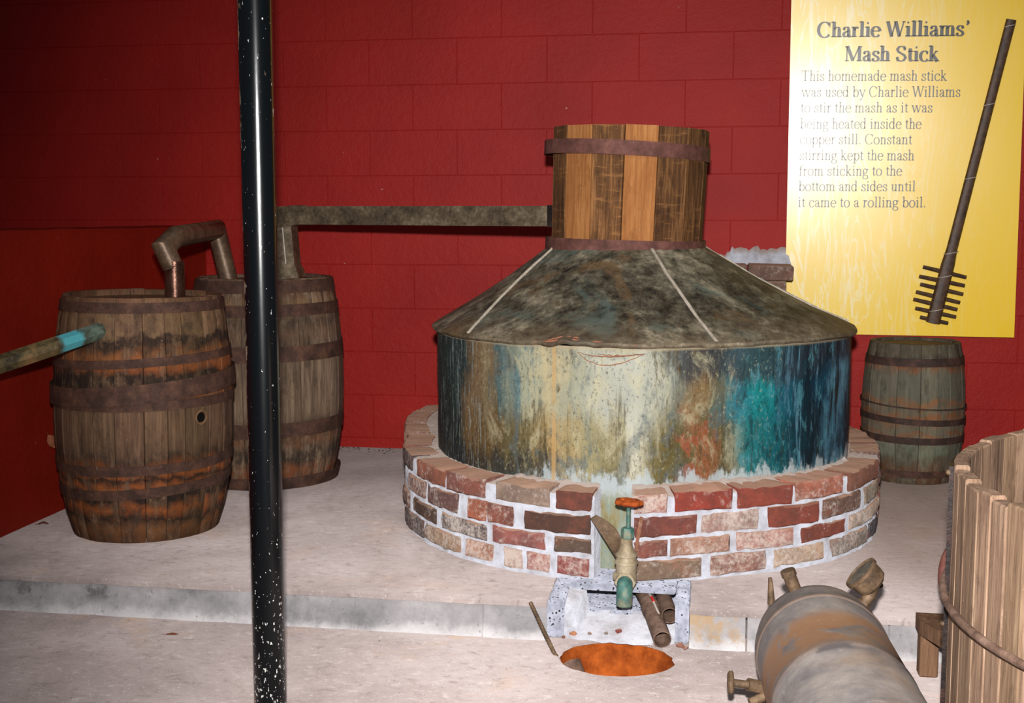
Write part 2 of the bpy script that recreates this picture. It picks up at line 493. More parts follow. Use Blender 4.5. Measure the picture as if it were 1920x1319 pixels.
def mat_shoulder():
    m = M('tarnished_shoulder_copper', rough=0.6, metal=0.0, spec=0.35)
    o = m.obj(False)
    x, y, z = m.sep(o)
    n = m.noise(o, 3.4, 6, 0.7, 0.8)
    n2 = m.noise(o, 19, 7, 0.8)
    n3 = m.noise(m.sc(o, (1, 1, 1), loc=(4, 9, 2)), 4.2, 5, 0.65, 0.6)
    base = m.ramp(m.math('ADD', m.math('MULTIPLY', n, 0.5), m.math('MULTIPLY', n2, 0.5)), [(0.40, c(32, 29, 24)), (0.47, c(72, 66, 53)), (0.53, c(106, 99, 82)), (0.61, c(164, 152, 128))])
    base = m.mix(m.math('MULTIPLY', m.step(n3, 0.54, 0.66), 0.6), base, c(90, 106, 98))
    base = m.mix(m.math('MULTIPLY', m.step(n3, 0.44, 0.34), 0.6), base, c(112, 84, 54))
    edge = m.math('MULTIPLY', m.step(m.math('ADD', z, m.math('MULTIPLY', n, 0.16)), 0.90, 0.82), 0.25)
    base = m.mix(edge, base, c(138, 112, 86))
    base = m.mix(m.math('MULTIPLY', m.step(n2, 0.62, 0.72), 0.5), base, c(176, 160, 132))
    base = m.mix(m.math('MULTIPLY', m.step(n2, 0.42, 0.32), 0.6), base, c(30, 28, 24))
    m.col(base)
    m.bump(m.math('ADD', n, n2), 0.45, 0.008)
    return m.m


SHOULDER = mat_shoulder()


def mat_plain(name, a, b, scale=20, rough=0.7, metal=0.0, spec=0.3, bump=0.3):
    m = M(name, rough=rough, metal=metal, spec=spec)
    n = m.noise(m.pos(), scale, 5, 0.7)
    m.col(m.ramp(n, [(0.35, a), (0.65, b)]))
    m.bump(n, bump, 0.003)
    return m.m


SEAM = mat_plain('solder_seam', c(150, 138, 122), c(186, 174, 158), 40)
CREASE = mat_plain('copper_crease', c(120, 76, 56), c(160, 104, 78), 40)
CLAY = mat_plain('orange_clay', c(128, 58, 20), c(176, 88, 34), 24, 0.95, 0, 0.1, 0.9)
LEAF = mat_plain('dead_leaf', c(110, 58, 34), c(160, 92, 58), 60, 0.7)
GRIT = mat_plain('dark_grit', c(50, 44, 40), c(90, 78, 70), 60, 0.9)
STICKW = mat_plain('dark_stick_wood', c(54, 36, 26), c(92, 64, 44), 40, 0.5, 0, 0.35)
WIRE = mat_plain('pale_wire', c(170, 160, 150), c(200, 190, 180), 40, 0.4)
REDTIP = mat_plain('red_plastic', c(180, 30, 24), c(210, 50, 40), 40, 0.4)
BLACKHOLE = mat_plain('bore_shade', c(14, 11, 10), c(28, 22, 18), 40, 0.95)  # near-black colour painted in for the shade inside the holes
TANKWHITE = mat_plain('pale_chalk_stone', c(220, 208, 190), c(240, 230, 214), 40, 0.9)
GLASSY = mat_plain('clouded_gauge_glass', c(120, 110, 100), c(150, 138, 124), 20, 0.25, 0, 0.5, 0.1)


def mat_tank():
    m = M('dull_galvanised_steel', rough=0.6, metal=0.25, spec=0.35)
    p = m.pos()
    o = m.obj(False)
    n = m.noise(p, 5, 7, 0.7, 0.2)
    n2 = m.noise(p, 45, 4, 0.7)
    base = m.ramp(n, [(0.34, c(104, 100, 102)), (0.5, c(142, 134, 131)), (0.68, c(176, 165, 156))])
    y = m.sep(o)[1]
    r = m.math('MULTIPLY', m.step(m.noise(p, 5, 5, 0.65, 0.5), 0.42, 0.52), m.step(m.math('ABSOLUTE', m.math('SUBTRACT', y, -0.33)), 0.15, 0.06))
    r2 = m.step(m.math('ABSOLUTE', m.math('SUBTRACT', y, -0.10)), 0.02, 0.005)
    r3 = m.math('MULTIPLY', m.step(m.math('ABSOLUTE', m.math('SUBTRACT', y, -0.462)), 0.03, 0.004), m.step(m.noise(p, 9, 4, 0.6), 0.42, 0.56))
    base = m.mix(m.math('MULTIPLY', r, 0.85), base, c(168, 122, 84))
    base = m.mix(m.math('MULTIPLY', r3, 0.7), base, c(84, 80, 82))
    base = m.mix(m.math('MULTIPLY', r2, 0.4), base, c(150, 110, 78))
    base = m.mix(m.math('MULTIPLY', m.step(m.noise(p, 4, 4, 0.6), 0.52, 0.7), 0.5), base, c(170, 142, 114))
    base = m.mix(m.math('MULTIPLY', m.step(n2, 0.6, 0.75), 0.4), base, c(196, 186, 176))
    m.col(base)
    m.bump(m.math('ADD', n, m.math('MULTIPLY', n2, 0.5)), 0.3, 0.004)
    return m.m


TANK = mat_tank()


def mat_post():
    m = M('chipped_black_enamel', rough=0.18, spec=0.7)
    m.b.inputs['Coat Weight'].default_value = 0.15
    m.b.inputs['Coat Roughness'].default_value = 0.15
    p = m.pos()
    x, y, z = m.sep(p)
    base = c(9, 12, 14)
    sp = m.noise(m.sc(p, (1, 1, 0.5)), 135, 4, 0.65)
    thr = m.math('MULTIPLY', m.step(z, 0.5, -0.1), 0.085)
    k = m.step(m.math('ADD', sp, thr), 0.685, 0.70)
    b2 = m.mix(k, base, c(226, 222, 216))
    edge = m.step(m.math('ADD', m.noise(m.sc(p, (1, 1, 0.35)), 34, 5, 0.7), m.math('MULTIPLY', m.step(x, -1.125, -1.145), 0.22)), 0.70, 0.74)
    b2 = m.mix(edge, b2, c(142, 112, 88))
    b2 = m.mix(m.step(m.noise(m.sc(p, (1, 1, 0.4)), 15, 4, 0.6), 0.73, 0.75), b2, c(120, 76, 52))
    m.col(b2)
    m.rough(m.math('ADD', 0.18, m.math('MULTIPLY', m.math('MAXIMUM', k, edge), 0.5)))
    m.bump(m.math('ADD', m.noise(m.sc(p, (1, 1, 0.3)), 26, 4, 0.6), m.math('MULTIPLY', m.math('MAXIMUM', k, edge), 1.0)), 0.12, 0.003)
    return m.m


POSTM = mat_post()


def mat_sign():
    m = M('printed_sign_face', rough=0.31, spec=0.9)
    o = m.obj(False)
    x, y, z = m.sep(o)
    w1 = m.noise(m.sc(o, (3.6, 1, 0.55)), 1.6, 4, 0.6, 1.8)
    w2 = m.noise(m.sc(o, (16, 1, 1.6), loc=(5, 0, 3)), 1.4, 5, 0.6, 2.2)
    lines = m.math('ABSOLUTE', m.math('SUBTRACT', m.math('FRACT', m.math('MULTIPLY', w1, 7.0)), 0.5))
    v = m.step(lines, 0.13, 0.02)
    fade = m.step(x, 0.25, -0.62)
    white = m.math('MULTIPLY', m.math('MAXIMUM', m.math('MULTIPLY', v, 0.75), m.step(w2, 0.52, 0.70)), m.math('ADD', 0.06, m.math('MULTIPLY', fade, 0.75)))
    base = m.mix(m.math('MULTIPLY', fade, 0.25), c(252, 206, 0), c(250, 220, 90))
    base = m.mix(white, base, c(248, 238, 196))
    m.col(base)
    return m.m


SIGN = mat_sign()
INK = mat_plain('grey_ink', c(104, 100, 92), c(116, 112, 104), 40, 0.33, 0, 0.55, 0.0)
INK_D = mat_plain('dark_ink', c(76, 72, 64), c(86, 82, 74), 40, 0.33, 0, 0.55, 0.0)


# ------------------------------------------------------------------ mesh helper
class MB:
    def __init__(s):
        s.v = []
        s.f = []

    def add(s, vs, fs):
        o = len(s.v)
        s.v += [tuple(p) for p in vs]
        s.f += [tuple(i + o for i in q) for q in fs]
        return s

    def box(s, a, b, mtx=None):
        (x0, y0, z0), (x1, y1, z1) = a, b
        vs = [Vector(p) for p in ((x0, y0, z0), (x1, y0, z0), (x1, y1, z0), (x0, y1, z0), (x0, y0, z1), (x1, y0, z1), (x1, y1, z1), (x0, y1, z1))]
        if mtx is not None:
            vs = [mtx @ p for p in vs]
        return s.add(vs, [(0, 3, 2, 1), (4, 5, 6, 7), (0, 1, 5, 4), (1, 2, 6, 5), (2, 3, 7, 6), (3, 0, 4, 7)])

    def cbox(s, a, b, ch=0.004):
        """box with chamfered edges (three stacked rings on each face side)"""
        bm = bmesh.new()
        t = MB().box(a, b)
        vv = [bm.verts.new(p) for p in t.v]
        for q in t.f:
            bm.faces.new([vv[i] for i in q])
        bmesh.ops.bevel(bm, geom=bm.edges[:], offset=ch, segments=1, affect='EDGES')
        bm.verts.index_update()
        s.add([v.co[:] for v in bm.verts], [[v.index for v in f.verts] for f in bm.faces])
        bm.free()
        return s

    def lathe(s, prof, n=32, mtx=None, a0=0.0, a1=2 * PI, cap=True):
        full = abs(a1 - a0 - 2 * PI) < 1e-6
        m = n if full else n + 1
        vs = []
        for i in range(m):
            a = a0 + (a1 - a0) * i / n
            for r, z in prof:
                vs.append(Vector((r * math.cos(a), r * math.sin(a), z)))
        k = len(prof)
        fs = []
        for i in range(n):
            j = (i + 1) % m
            for q in range(k - 1):
                fs.append((i * k + q, j * k + q, j * k + q + 1, i * k + q + 1))
        if cap and full:
            if prof[0][0] > 1e-6:
                fs.append(tuple(i * k for i in range(m))[::-1])
            if prof[-1][0] > 1e-6:
                fs.append(tuple(i * k + k - 1 for i in range(m)))
        if mtx is not None:
            vs = [mtx @ p for p in vs]
        return s.add(vs, fs)

    def tube(s, pts, rad, n=16, cap=True, up=None):
        pts = [Vector(p) for p in pts]
        if not hasattr(rad, '__len__'):
            rad = [rad] * len(pts)
        T = []
        for i in range(len(pts)):
            if i == 0:
                t = pts[1] - pts[0]
            elif i == len(pts) - 1:
                t = pts[-1] - pts[-2]
            else:
                t = (pts[i + 1] - pts[i]).normalized() + (pts[i] - pts[i - 1]).normalized()
            T.append(t.normalized())
        u = T[0].orthogonal().normalized() if up is None else Vector(up)
        vs = []
        for i, p in enumerate(pts):
            u = (u - T[i] * u.dot(T[i])).normalized()
            v = T[i].cross(u)
            k = 1.0
            if 0 < i < len(pts) - 1:
                d = (pts[i] - pts[i - 1]).normalized()
                cosh = max(0.3, d.dot(T[i]))
                bend = (pts[i + 1] - pts[i]).normalized() - d
                e = bend.normalized() if bend.length > 1e-5 else None
            else:
                e = None
            for j in range(n):
                a = 2 * PI * j / n
                q = u * math.cos(a) + v * math.sin(a)
                if e is not None:
                    q = q + e * (q.dot(e)) * (1 / cosh - 1)
                vs.append(p + q * rad[i])
        fs = []
        for i in range(len(pts) - 1):
            for j in range(n):
                k = (j + 1) % n
                fs.append((i * n + j, i * n + k, (i + 1) * n + k, (i + 1) * n + j))
        if cap:
            fs.append(tuple(range(n))[::-1])
            fs.append(tuple((len(pts) - 1) * n + j for j in range(n)))
        return s.add(vs, fs)

    def pipe(s, pts, rad, wall=0.003, n=18):
        """open-ended hollow pipe (bore visible at both ends)"""
        a = MB().tube(pts, rad, n, cap=False)
        rr = [q - wall for q in rad] if hasattr(rad, '__len__') else rad - wall
        b = MB().tube(pts, rr, n, cap=False)
        na = len(a.v)
        s0 = len(s.v)
        s.add(a.v, a.f)
        s.add(b.v, [q[::-1] for q in b.f])
        k = len(pts) - 1
        for j in range(n):
            q = (j + 1) % n
            s.f.append((s0 + q, s0 + j, s0 + na + j, s0 + na + q))
            s.f.append((s0 + k * n + j, s0 + k * n + q, s0 + na + k * n + q, s0 + na + k * n + j))
        return s

    def ring(s, R0, r, n=48, m=10, mtx=None):
        vs, fs = [], []
        for i in range(n):
            a = 2 * PI * i / n
            for j in range(m):
                b = 2 * PI * j / m
                p = Vector(((R0 + r * math.cos(b)) * math.cos(a), (R0 + r * math.cos(b)) * math.sin(a), r * math.sin(b)))
                vs.append(mtx @ p if mtx is not None else p)
        for i in range(n):
            for j in range(m):
                k, l = (i + 1) % n, (j + 1) % m
                fs.append((i * m + j, k * m + j, k * m + l, i * m + l))
        return s.add(vs, fs)

    def jitter(s, amp, freq=7.0):
        out = []
        for p in s.v:
            q = noise.noise_vector(Vector(p) * freq)
            out.append((p[0] + q.x * amp, p[1] + q.y * amp, p[2] + q.z * amp))
        s.v = out
        return s

    def mesh(s, name, mat, smooth=None):
        me = bpy.data.meshes.new(name)
        me.from_pydata(s.v, [], s.f)
        me.materials.append(mat)
        if smooth is not None:
            me.polygons.foreach_set('use_smooth', [True] * len(me.polygons))
            me.set_sharp_from_angle(angle=R(smooth))
        me.update()
        return me

    def build(s, name, mat, parent=None, smooth=None, loc=(0, 0, 0), rot=(0, 0, 0), col=None):
        return link(name, s.mesh(name, mat, smooth), parent, loc, rot, col)


def link(name, me, parent=None, loc=(0, 0, 0), rot=(0, 0, 0), col=None):
    o = bpy.data.objects.new(name, me)
    COL.objects.link(o)
    o.location = loc
    o.rotation_euler = rot
    if parent is not None:
        o.parent = parent
    if col is not None:
        o.color = col
    return o


def tag(o, label=None, cat=None, group=None, kind=None):
    if label: o['label'] = label
    if cat: o['category'] = cat
    if group: o['group'] = group
    if kind: o['kind'] = kind
    return o


def thing(name, label, cat, loc=(0, 0, 0), rot=(0, 0, 0), group=None):
    o = bpy.data.objects.new(name, None)
    COL.objects.link(o)
    o.location = loc
    o.rotation_euler = rot
    o.empty_display_size = 0.1
    return tag(o, label, cat, group)


def bmbuild(bm, name, mat, parent=None, smooth=None):
    me = bpy.data.meshes.new(name)
    bm.to_mesh(me)
    bm.free()
    me.materials.append(mat)
    if smooth is not None:
        me.polygons.foreach_set('use_smooth', [True] * len(me.polygons))
        me.set_sharp_from_angle(angle=R(smooth))
    return link(name, me, parent)


def lerp_tab(tab, x):
    if x <= tab[0][0]: return tab[0][1]
    for (a, p), (b, q) in zip(tab, tab[1:]):
        if x <= b:
            return p + (q - p) * (x - a) / (b - a)
    return tab[-1][1]


def nz(x, y=0.0, z=0.0):
    return noise.noise(Vector((x, y, z)))


# ------------------------------------------------------------------ setting
YW = 5.84          # face of the back wall
XL = -2.51         # face of the low side wall
YS = 3.545         # front of the raised platform
ZL = -0.115        # lower floor

# back wall of painted concrete blocks
wall = MB().box((-4.4, YW + 0.0035, -0.13), (2.6, YW + 0.2, 2.95)).build('wall_back', WALL)
tag(wall, 'back wall of concrete blocks painted dark red', None, None, 'structure')
bw, bh = 0.4325, 0.2157
blk = MB().cbox((-bw / 2 + 0.001, -0.010, -bh / 2 + 0.001), (bw / 2 - 0.001, 0.02, bh / 2 - 0.001), 0.0017).mesh('block', WALL)
row = 0
zc = 0.05 + bh / 2 - bh
for row in range(-1, 13):
    x0 = (-1.655 if row % 2 == 0 else -1.44) + bw / 2
    for k in range(-7, 8):
        x = x0 + k * bw
        if -3.9 < x < 2.0:
            link('block', blk, wall, (x, YW + 0.011 + random.uniform(-0.0007, 0.0007), 0.05 + bh * (row + 0.5)), (random.uniform(-.003, .003), 0, random.uniform(-.003, .003)))

# low side wall
mb = MB()
nx, ny = 4, 60
vs, fs = [], []
for i in range(ny + 1):
    y = 1.6 + (YW - 1.6) * i / ny
    for (x, z) in ((XL, -0.13), (XL, 0.3), (XL, 0.7), (XL, 1.075), (XL - 0.02, 1.097), (XL - 0.2, 1.102), (XL - 0.22, 1.08), (XL - 0.22, -0.13)):
        vs.append((x + 0.006 * nz(y * 2, z * 3), y, z + (0.006 * nz(y * 5, 3.0) if z > 1 else 0)))
for i in range(ny):
    for j in range(7):
        fs.append((i * 8 + j, (i + 1) * 8 + j, (i + 1) * 8 + j + 1, i * 8 + j + 1))
fs.append(tuple(range(8)))
mb.add(vs, fs)
sw = mb.build('wall_left', WALL_SIDE, None, 40)
tag(sw, 'low dark red plastered side wall left of the barrels', None, None, 'structure')

# platform slab with the drain notch
NX0, NX1, NY1 = -0.475, -0.050, 3.90


def slab(zt, zb):
    bm = bmesh.new()
    top = []
    pts = []
    x = XL
    while x < NX0 - 0.01:
        pts.append((x, YS - 0.006 + 0.008 * nz(x * 6) + 0.004 * nz(x * 23))); x += 0.05
    for q in range(9):
        pts.append((NX0 + 0.008 * nz(q * 3.1), YS + (NY1 - YS) * q / 8))
    for q in range(9):
        pts.append((NX1 + 0.008 * nz(q * 2.7, 5), NY1 + (YS - NY1) * q / 8))
    x = NX1 + 0.05
    while x < 2.6:
        pts.append((x, YS - 0.006 + 0.008 * nz(x * 6) + 0.004 * nz(x * 23))); x += 0.05
    pts += [(2.6, YS), (2.6, YW), (XL, YW)]
    lo = [bm.verts.new((a, b, zb)) for a, b in pts]
    mid = [bm.verts.new((a, b, zt - 0.004)) for a, b in pts]
    hi = [bm.verts.new((a + (0.003 if 0 else 0), b + 0.005 if b < YS + 0.02 else b, zt)) for a, b in pts]
    k = len(pts)
    e = []
    for i in range(k):
        j = (i + 1) % k
        bm.faces.new((lo[i], lo[j], mid[j], mid[i]))
        bm.faces.new((mid[i], mid[j], hi[j], hi[i]))
        e.append(bm.edges.get((hi[i], hi[j])))
    bmesh.ops.triangle_fill(bm, edges=e, use_beauty=True)
    bmesh.ops.recalc_face_normals(bm, faces=bm.faces[:])
    return bm


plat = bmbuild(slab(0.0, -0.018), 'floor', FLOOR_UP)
tag(plat, 'raised concrete platform floor carrying the still and barrels', None, None, 'structure')
# blocks along the face of the step
for a, b in ((-2.51, -1.93), (-1.925, -1.49), (-1.485, -1.075), (-1.07, -0.672), (-0.668, NX0), (NX1, 0.112), (0.118, 0.515), (0.521, 0.95), (0.955, 1.4), (1.405, 1.9), (1.905, 2.6)):
    m_ = MB()
    n = 10
    vs, fs = [], []
    for i in range(n + 1):
        x = a + (b - a) * i / n
        for j, z in enumerate((ZL - 0.01, -0.112, -0.095, -0.06, -0.018)):
            ed = 0.004 if i in (0, n) else 0
            y = YS + 0.004 * nz(x * 9, z * 30) + ed - (0.020 * max(0, (-0.085 - z) / 0.03) if z > -0.12 else 0.026)
            vs.append((x, y, z))
        vs.append((x, YS + 0.3, -0.018))
        vs.append((x, YS + 0.3, ZL - 0.01))
    for i in range(n):
        for j in range(6):
            fs.append((i * 7 + j, (i + 1) * 7 + j, (i + 1) * 7 + j + 1, i * 7 + j + 1))
    fs += [tuple(range(7)), tuple(n * 7 + j for j in range(7))[::-1]]
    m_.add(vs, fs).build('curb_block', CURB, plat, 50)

# lower floor with the round hole
HC = (-0.255, 3.425)


def hole_r(a):
    return (0.168 + 0.008 * nz(math.cos(a) * 4, math.sin(a) * 4) + 0.004 * nz(math.cos(a) * 15, math.sin(a) * 15),
            0.146 + 0.006 * nz(math.cos(a) * 5, math.sin(a) * 5, 3))


bm = bmesh.new()
hp, hl = [], []
NH = 72
for i in range(NH):
    a = 2 * PI * i / NH
    rx, ry = hole_r(a)
    hp.append(bm.verts.new((HC[0] + rx * math.cos(a), HC[1] + ry * math.sin(a), ZL - 0.004)))
    hl.append(bm.verts.new((HC[0] + (rx - 0.004) * math.cos(a), HC[1] + (ry - 0.004) * math.sin(a), ZL - 0.010)))
rim = [bm.verts.new((v.co.x + (v.co.x - HC[0]) * 0.05, v.co.y + (v.co.y - HC[1]) * 0.05, ZL)) for v in hp]
ob = [bm.verts.new(p) for p in ((XL, 0.6, ZL), (2.6, 0.6, ZL), (2.6, YS + 0.1, ZL), (XL, YS + 0.1, ZL))]
e = []
for i in range(NH):
    j = (i + 1) % NH
    bm.faces.new((hp[i], hp[j], rim[j], rim[i]))
    bm.faces.new((hl[i], hl[j], hp[j], hp[i]))
    e.append(bm.edges.get((rim[i], rim[j])))
for i in range(4):
    e.append(bm.edges.new((ob[i], ob[(i + 1) % 4])))
bmesh.ops.triangle_fill(bm, edges=e, use_beauty=True)
bmesh.ops.recalc_face_normals(bm, faces=bm.faces[:])
if sum(f.normal.z for f in bm.faces) < 0:
    bmesh.ops.reverse_faces(bm, faces=bm.faces[:])
low = bmbuild(bm, 'floor', FLOOR_LOW)
tag(low, 'lower concrete floor in front of the step', None, None, 'structure')
# clay pit under the hole
vs, fs = [], []
for k, (s_, z) in enumerate(((1.03, ZL - 0.008), (1.0, ZL - 0.07), (0.9, ZL - 0.13), (0.65, ZL - 0.16), (0.3, ZL - 0.165))):
    for i in range(36):
        a = 2 * PI * i / 36
        rx, ry = hole_r(a)
        q = s_ * (1 + 0.05 * nz(math.cos(a) * 3, math.sin(a) * 3, k))
        vs.append((HC[0] + rx * q * math.cos(a), HC[1] + ry * q * math.sin(a), z + 0.008 * nz(a * 3, k)))
for k in range(4):
    for i in range(36):
        j = (i + 1) % 36
        fs.append((k * 36 + i, (k + 1) * 36 + i, (k + 1) * 36 + j, k * 36 + j))
fs.append(tuple(4 * 36 + i for i in range(36)))
tag(MB().add(vs, fs).build('clay_pit', CLAY, low, 60), 'round hole showing orange clay')

# ------------------------------------------------------------------ drain recess: broken concrete block in the step
db = thing('drain_block', 'broken concrete block with two hollow cores set into the step under the valve', 'concrete block', (-0.26, 3.7, ZL))
def dpart(name, mb, mat, smooth=None):
    mb.v = [(p[0] + 0.26, p[1] - 3.7, p[2] - ZL) for p in mb.v]
    return mb.build(name, mat, db, smooth)
m_ = MB().cbox((-0.474, 3.548, -0.112), (-0.424, 3.86, 0.004), 0.006).jitter(0.004, 22)
dpart('side_web', m_, BLOCK)
m_ = MB().cbox((-0.092, 3.552, -0.112), (-0.052, 3.84, 0.003), 0.006).jitter(0.004, 22)
dpart('side_web', m_, BLOCK)
dpart('top_lip', MB().cbox((-0.42, 3.70, -0.010), (-0.094, 3.93, 0.010), 0.005).jitter(0.004, 25), BLOCK)
dpart('core_web', MB().cbox((-0.262, 3.705, -0.085), (-0.235, 3.93, -0.006), 0.005), BLOCK)
dpart('core_sill', MB().cbox((-0.42, 3.71, -0.113), (-0.094, 3.95, -0.080), 0.005).jitter(0.003, 30), BLOCK)
dpart('core_back', MB().box((-0.47, 3.90, -0.113), (-0.05, 3.94, 0.0)).jitter(0.004, 20), BLOCK)
# left cheek of plaster and the sloping bed
vs = [(-0.424, 3.56, -0.112), (-0.424, 3.56, -0.02), (-0.424, 3.72, 0.0), (-0.424, 3.72, -0.112), (-0.385, 3.60, -0.112), (-0.40, 3.60, -0.03), (-0.372, 3.715, -0.012), (-0.36, 3.715, -0.085)]
fs = [(0, 1, 5, 4), (1, 2, 6, 5), (4, 5, 6, 7), (2, 3, 7, 6), (0, 4, 7, 3)]
dpart('plaster_cheek', MB().add(vs, fs), MORTAR_W)
vs, fs = [], []
for i in range(15):
    x = -0.424 + 0.33 * i / 14
    for j, (y, z) in enumerate(((3.735, -0.081), (3.70, -0.082), (3.67, -0.088), (3.63, -0.100), (3.60, -0.106), (3.565, -0.112), (3.545, -0.118))):
        vs.append((x, y, z + 0.007 * nz(x * 30, y * 30)))
for i in range(14):
    for j in range(6):
        fs.append((i * 7 + j, i * 7 + j + 1, (i + 1) * 7 + j + 1, (i + 1) * 7 + j))
dpart('mortar_bed', MB().add(vs, fs), MORTAR_W, 60)
for (x, y, z, s_, colr) in ((-0.262, 3.60, -0.098, 0.011, c(150, 60, 54)), (-0.40, 3.578, -0.108, 0.011, c(214, 140, 96)), (-0.425, 3.555, -0.110, 0.007, c(120, 70, 60)), (-0.35, 3.585, -0.108, 0.008, c(170, 150, 140)),
                         (-0.075, 3.535, -0.110, 0.012, c(150, 100, 86)), (-0.06, 3.515, -0.111, 0.009, c(140, 90, 80)), (-0.30, 3.59, -0.105, 0.007, c(150, 140, 134)), (-0.12, 3.58, -0.107, 0.008, c(130, 90, 80)), (-0.085, 3.565, -0.08, 0.006, c(120, 50, 40))):
    m_ = MB().lathe([(0.0, -0.6 * s_), (0.8 * s_, -0.4 * s_), (s_, 0.1 * s_), (0.5 * s_, 0.7 * s_), (0.0, 0.8 * s_)], 6, Matrix.Translation((x, y, z)))
    m_.jitter(s_ * 0.5, 60)
    o = dpart('rubble_chip', m_, BRICK)
    o.color = (colr[0], colr[1], colr[2], 0.1)

# ------------------------------------------------------------------ steel post
post = thing('steel_post', 'black enamelled steel pipe post with chipped and paint-flecked surface', 'post', (-1.105, 2.90, ZL))
MB().lathe([(0.0415, 0.0), (0.0415, 0.6), (0.0415, 1.2), (0.0415, 2.9)], 48).build('pipe', POSTM, post, 40)
MB().lathe([(0.0415, 1.945), (0.0428, 1.949), (0.0428, 1.953), (0.0415, 1.957)], 48, cap=False).build('weld_bead', POSTM, post, 60)

# ------------------------------------------------------------------ barrels
def barrel(name, label, cat, loc, H, rh, rb, rfoot, mat, widths, head_drop, tint, hoops, rot=(0, 0, 0), group=None, seed=1, headtint=(0.8, 0.72, 0.66)):
    rg = random.Random(seed)
    t = thing(name, label, cat, loc, rot, group)
    prof = lambda z: (rh if z > H / 2 else rfoot) + (rb - (rh if z > H / 2 else rfoot)) * (1 - abs((z - H / 2) / (H / 2)) ** 2.1)
    unit = 2 * PI / sum(widths)
    th = 0.024
    meshes = {}
    a = rg.random() * 6
    for wd in widths:
        da = wd * unit
        if wd not in meshes:
            m_ = MB()
            g = 0.0009 / rb
            vs, fs = [], []
            L = 11
            for k in range(L):
                z = H * k / (L - 1)
                r = prof(z)
                e_ = 0.003 if k in (0, L - 1) else 0
                for (ang, rr) in ((-da / 2 + g, r - th), (-da / 2 + g, r - 0.0022), (-da / 2 + g + 0.007, r - e_), (0, r - e_ + 0.001), (da / 2 - g - 0.007, r - e_), (da / 2 - g, r - 0.0022), (da / 2 - g, r - th)):
                    vs.append((rr * math.cos(ang), rr * math.sin(ang), z))
            for k in range(L - 1):
                for j in range(6):
                    fs.append((k * 7 + j, k * 7 + j + 1, (k + 1) * 7 + j + 1, (k + 1) * 7 + j))
                fs.append((k * 7 + 6, k * 7, (k + 1) * 7, (k + 1) * 7 + 6))
            fs += [tuple(range(7))[::-1], tuple((L - 1) * 7 + j for j in range(7))]
            meshes[wd] = m_.add(vs, fs).mesh('stave', mat, 35)
        k = rg.uniform(*tint)
        link('stave', meshes[wd], t, (0, 0, rg.uniform(-0.002, 0.002)), (0, 0, a + da / 2), (k, k * rg.uniform(0.95, 1.0), k * rg.uniform(0.9, 1.0), 1))
        a += da
    # head boards
    zz = H - head_drop
    rr = prof(zz) - th - 0.001
    nb = 6
    for i in range(nb):
        x0 = -rr + 2 * rr * i / nb + 0.0015
        x1 = -rr + 2 * rr * (i + 1) / nb - 0.0015
        poly = []
        for q in range(7):
            x = x0 + (x1 - x0) * q / 6
            poly.append((x, -math.sqrt(max(0, rr * rr - x * x))))
        for q in range(7):
            x = x1 + (x0 - x1) * q / 6
            poly.append((x, math.sqrt(max(0, rr * rr - x * x))))
        m_ = MB()
        n = len(poly)
        ca, sa = math.cos(0.5), math.sin(0.5)
        P = [(p[0] * ca - p[1] * sa, p[0] * sa + p[1] * ca) for p in poly]
        m_.add([(p[0], p[1], zz - 0.02) for p in P] + [(p[0], p[1], zz) for p in P],
               [tuple(range(n))[::-1], tuple(range(n, 2 * n))] + [(i_, (i_ + 1) % n, n + (i_ + 1) % n, n + i_) for i_ in range(n)])
        k = rg.uniform(0.85, 1.1)
        m_.build('head_board', mat, t, None, (0, 0, 0), (0, 0, 0), (k * headtint[0] / 0.7, k * headtint[1] / 0.7, k * headtint[2] / 0.7, 1))
    # dark inside
    MB().lathe([(0.0, 0.02), (rh - th - 0.003, 0.02)], 32).build('bottom_head', mat, t, None, (0, 0, 0), (0, 0, 0), (0.5, 0.5, 0.5, 1))
    for (z, wd, tilt, az, extra, hm, *shift) in hoops:
        m_ = MB()
        n = 64
        vs, fs = [], []
        for i in range(n):
            aa = 2 * PI * i / n
            dz = math.tan(R(tilt)) * math.cos(aa - R(az)) * (rb if extra < 0.02 else rb)
            wob = 0.0012 * nz(math.cos(aa) * 3 + z * 9, math.sin(aa) * 3)
            for (zo, ro) in ((-wd / 2, 0.001), (-wd / 2, 0.0035), (wd / 2, 0.0035), (wd / 2, 0.001)):
                q = z + zo + dz
                r = prof(min(max(q, 0), H)) + ro + extra + wob
                sx = shift[0] if shift else (0, 0)
                vs.append((r * math.cos(aa) + sx[0], r * math.sin(aa) + sx[1], q))
        for i in range(n):
            j = (i + 1) % n
            for q in range(4):
                fs.append((i * 4 + q, j * 4 + q, j * 4 + (q + 1) % 4, i * 4 + (q + 1) % 4))
        m_.add(vs, fs).build('hoop', hm, t, 30)
    return t, prof


W1 = [1, 1.25, .8, 1.1, 1, 1.25, .8, 1.1, 1.25, 1, .8, 1.1, 1, 1.25, 1, .8, 1.25, 1.1, 1, .8, 1.25, 1, 1.1, .8]
bar1, pf1 = barrel('barrel', 'brown oak barrel nearest the left wall, with rusty tilted hoops and a bung hole', 'barrel', (-2.072, 4.21, 0), 0.868, 0.281, 0.319, 0.264, BR1, W1, 0.022, (0.72, 1.06), [
    (0.835, 0.036, 0.4, 0, 0.0005, HOOP), (0.648, 0.030, 3.2, 25, 0.001, HOOP), (0.545, 0.066, 5.2, 30, 0.009, HOOP), (0.497, 0.034, 1.0, 20, 0.001, HOOP),
    (0.272, 0.036, 2.2, 30, 0.001, HOOP), (0.188, 0.036, 3.6, 25, 0.001, HOOP)], (0, R(0.9), 0), None, 3)
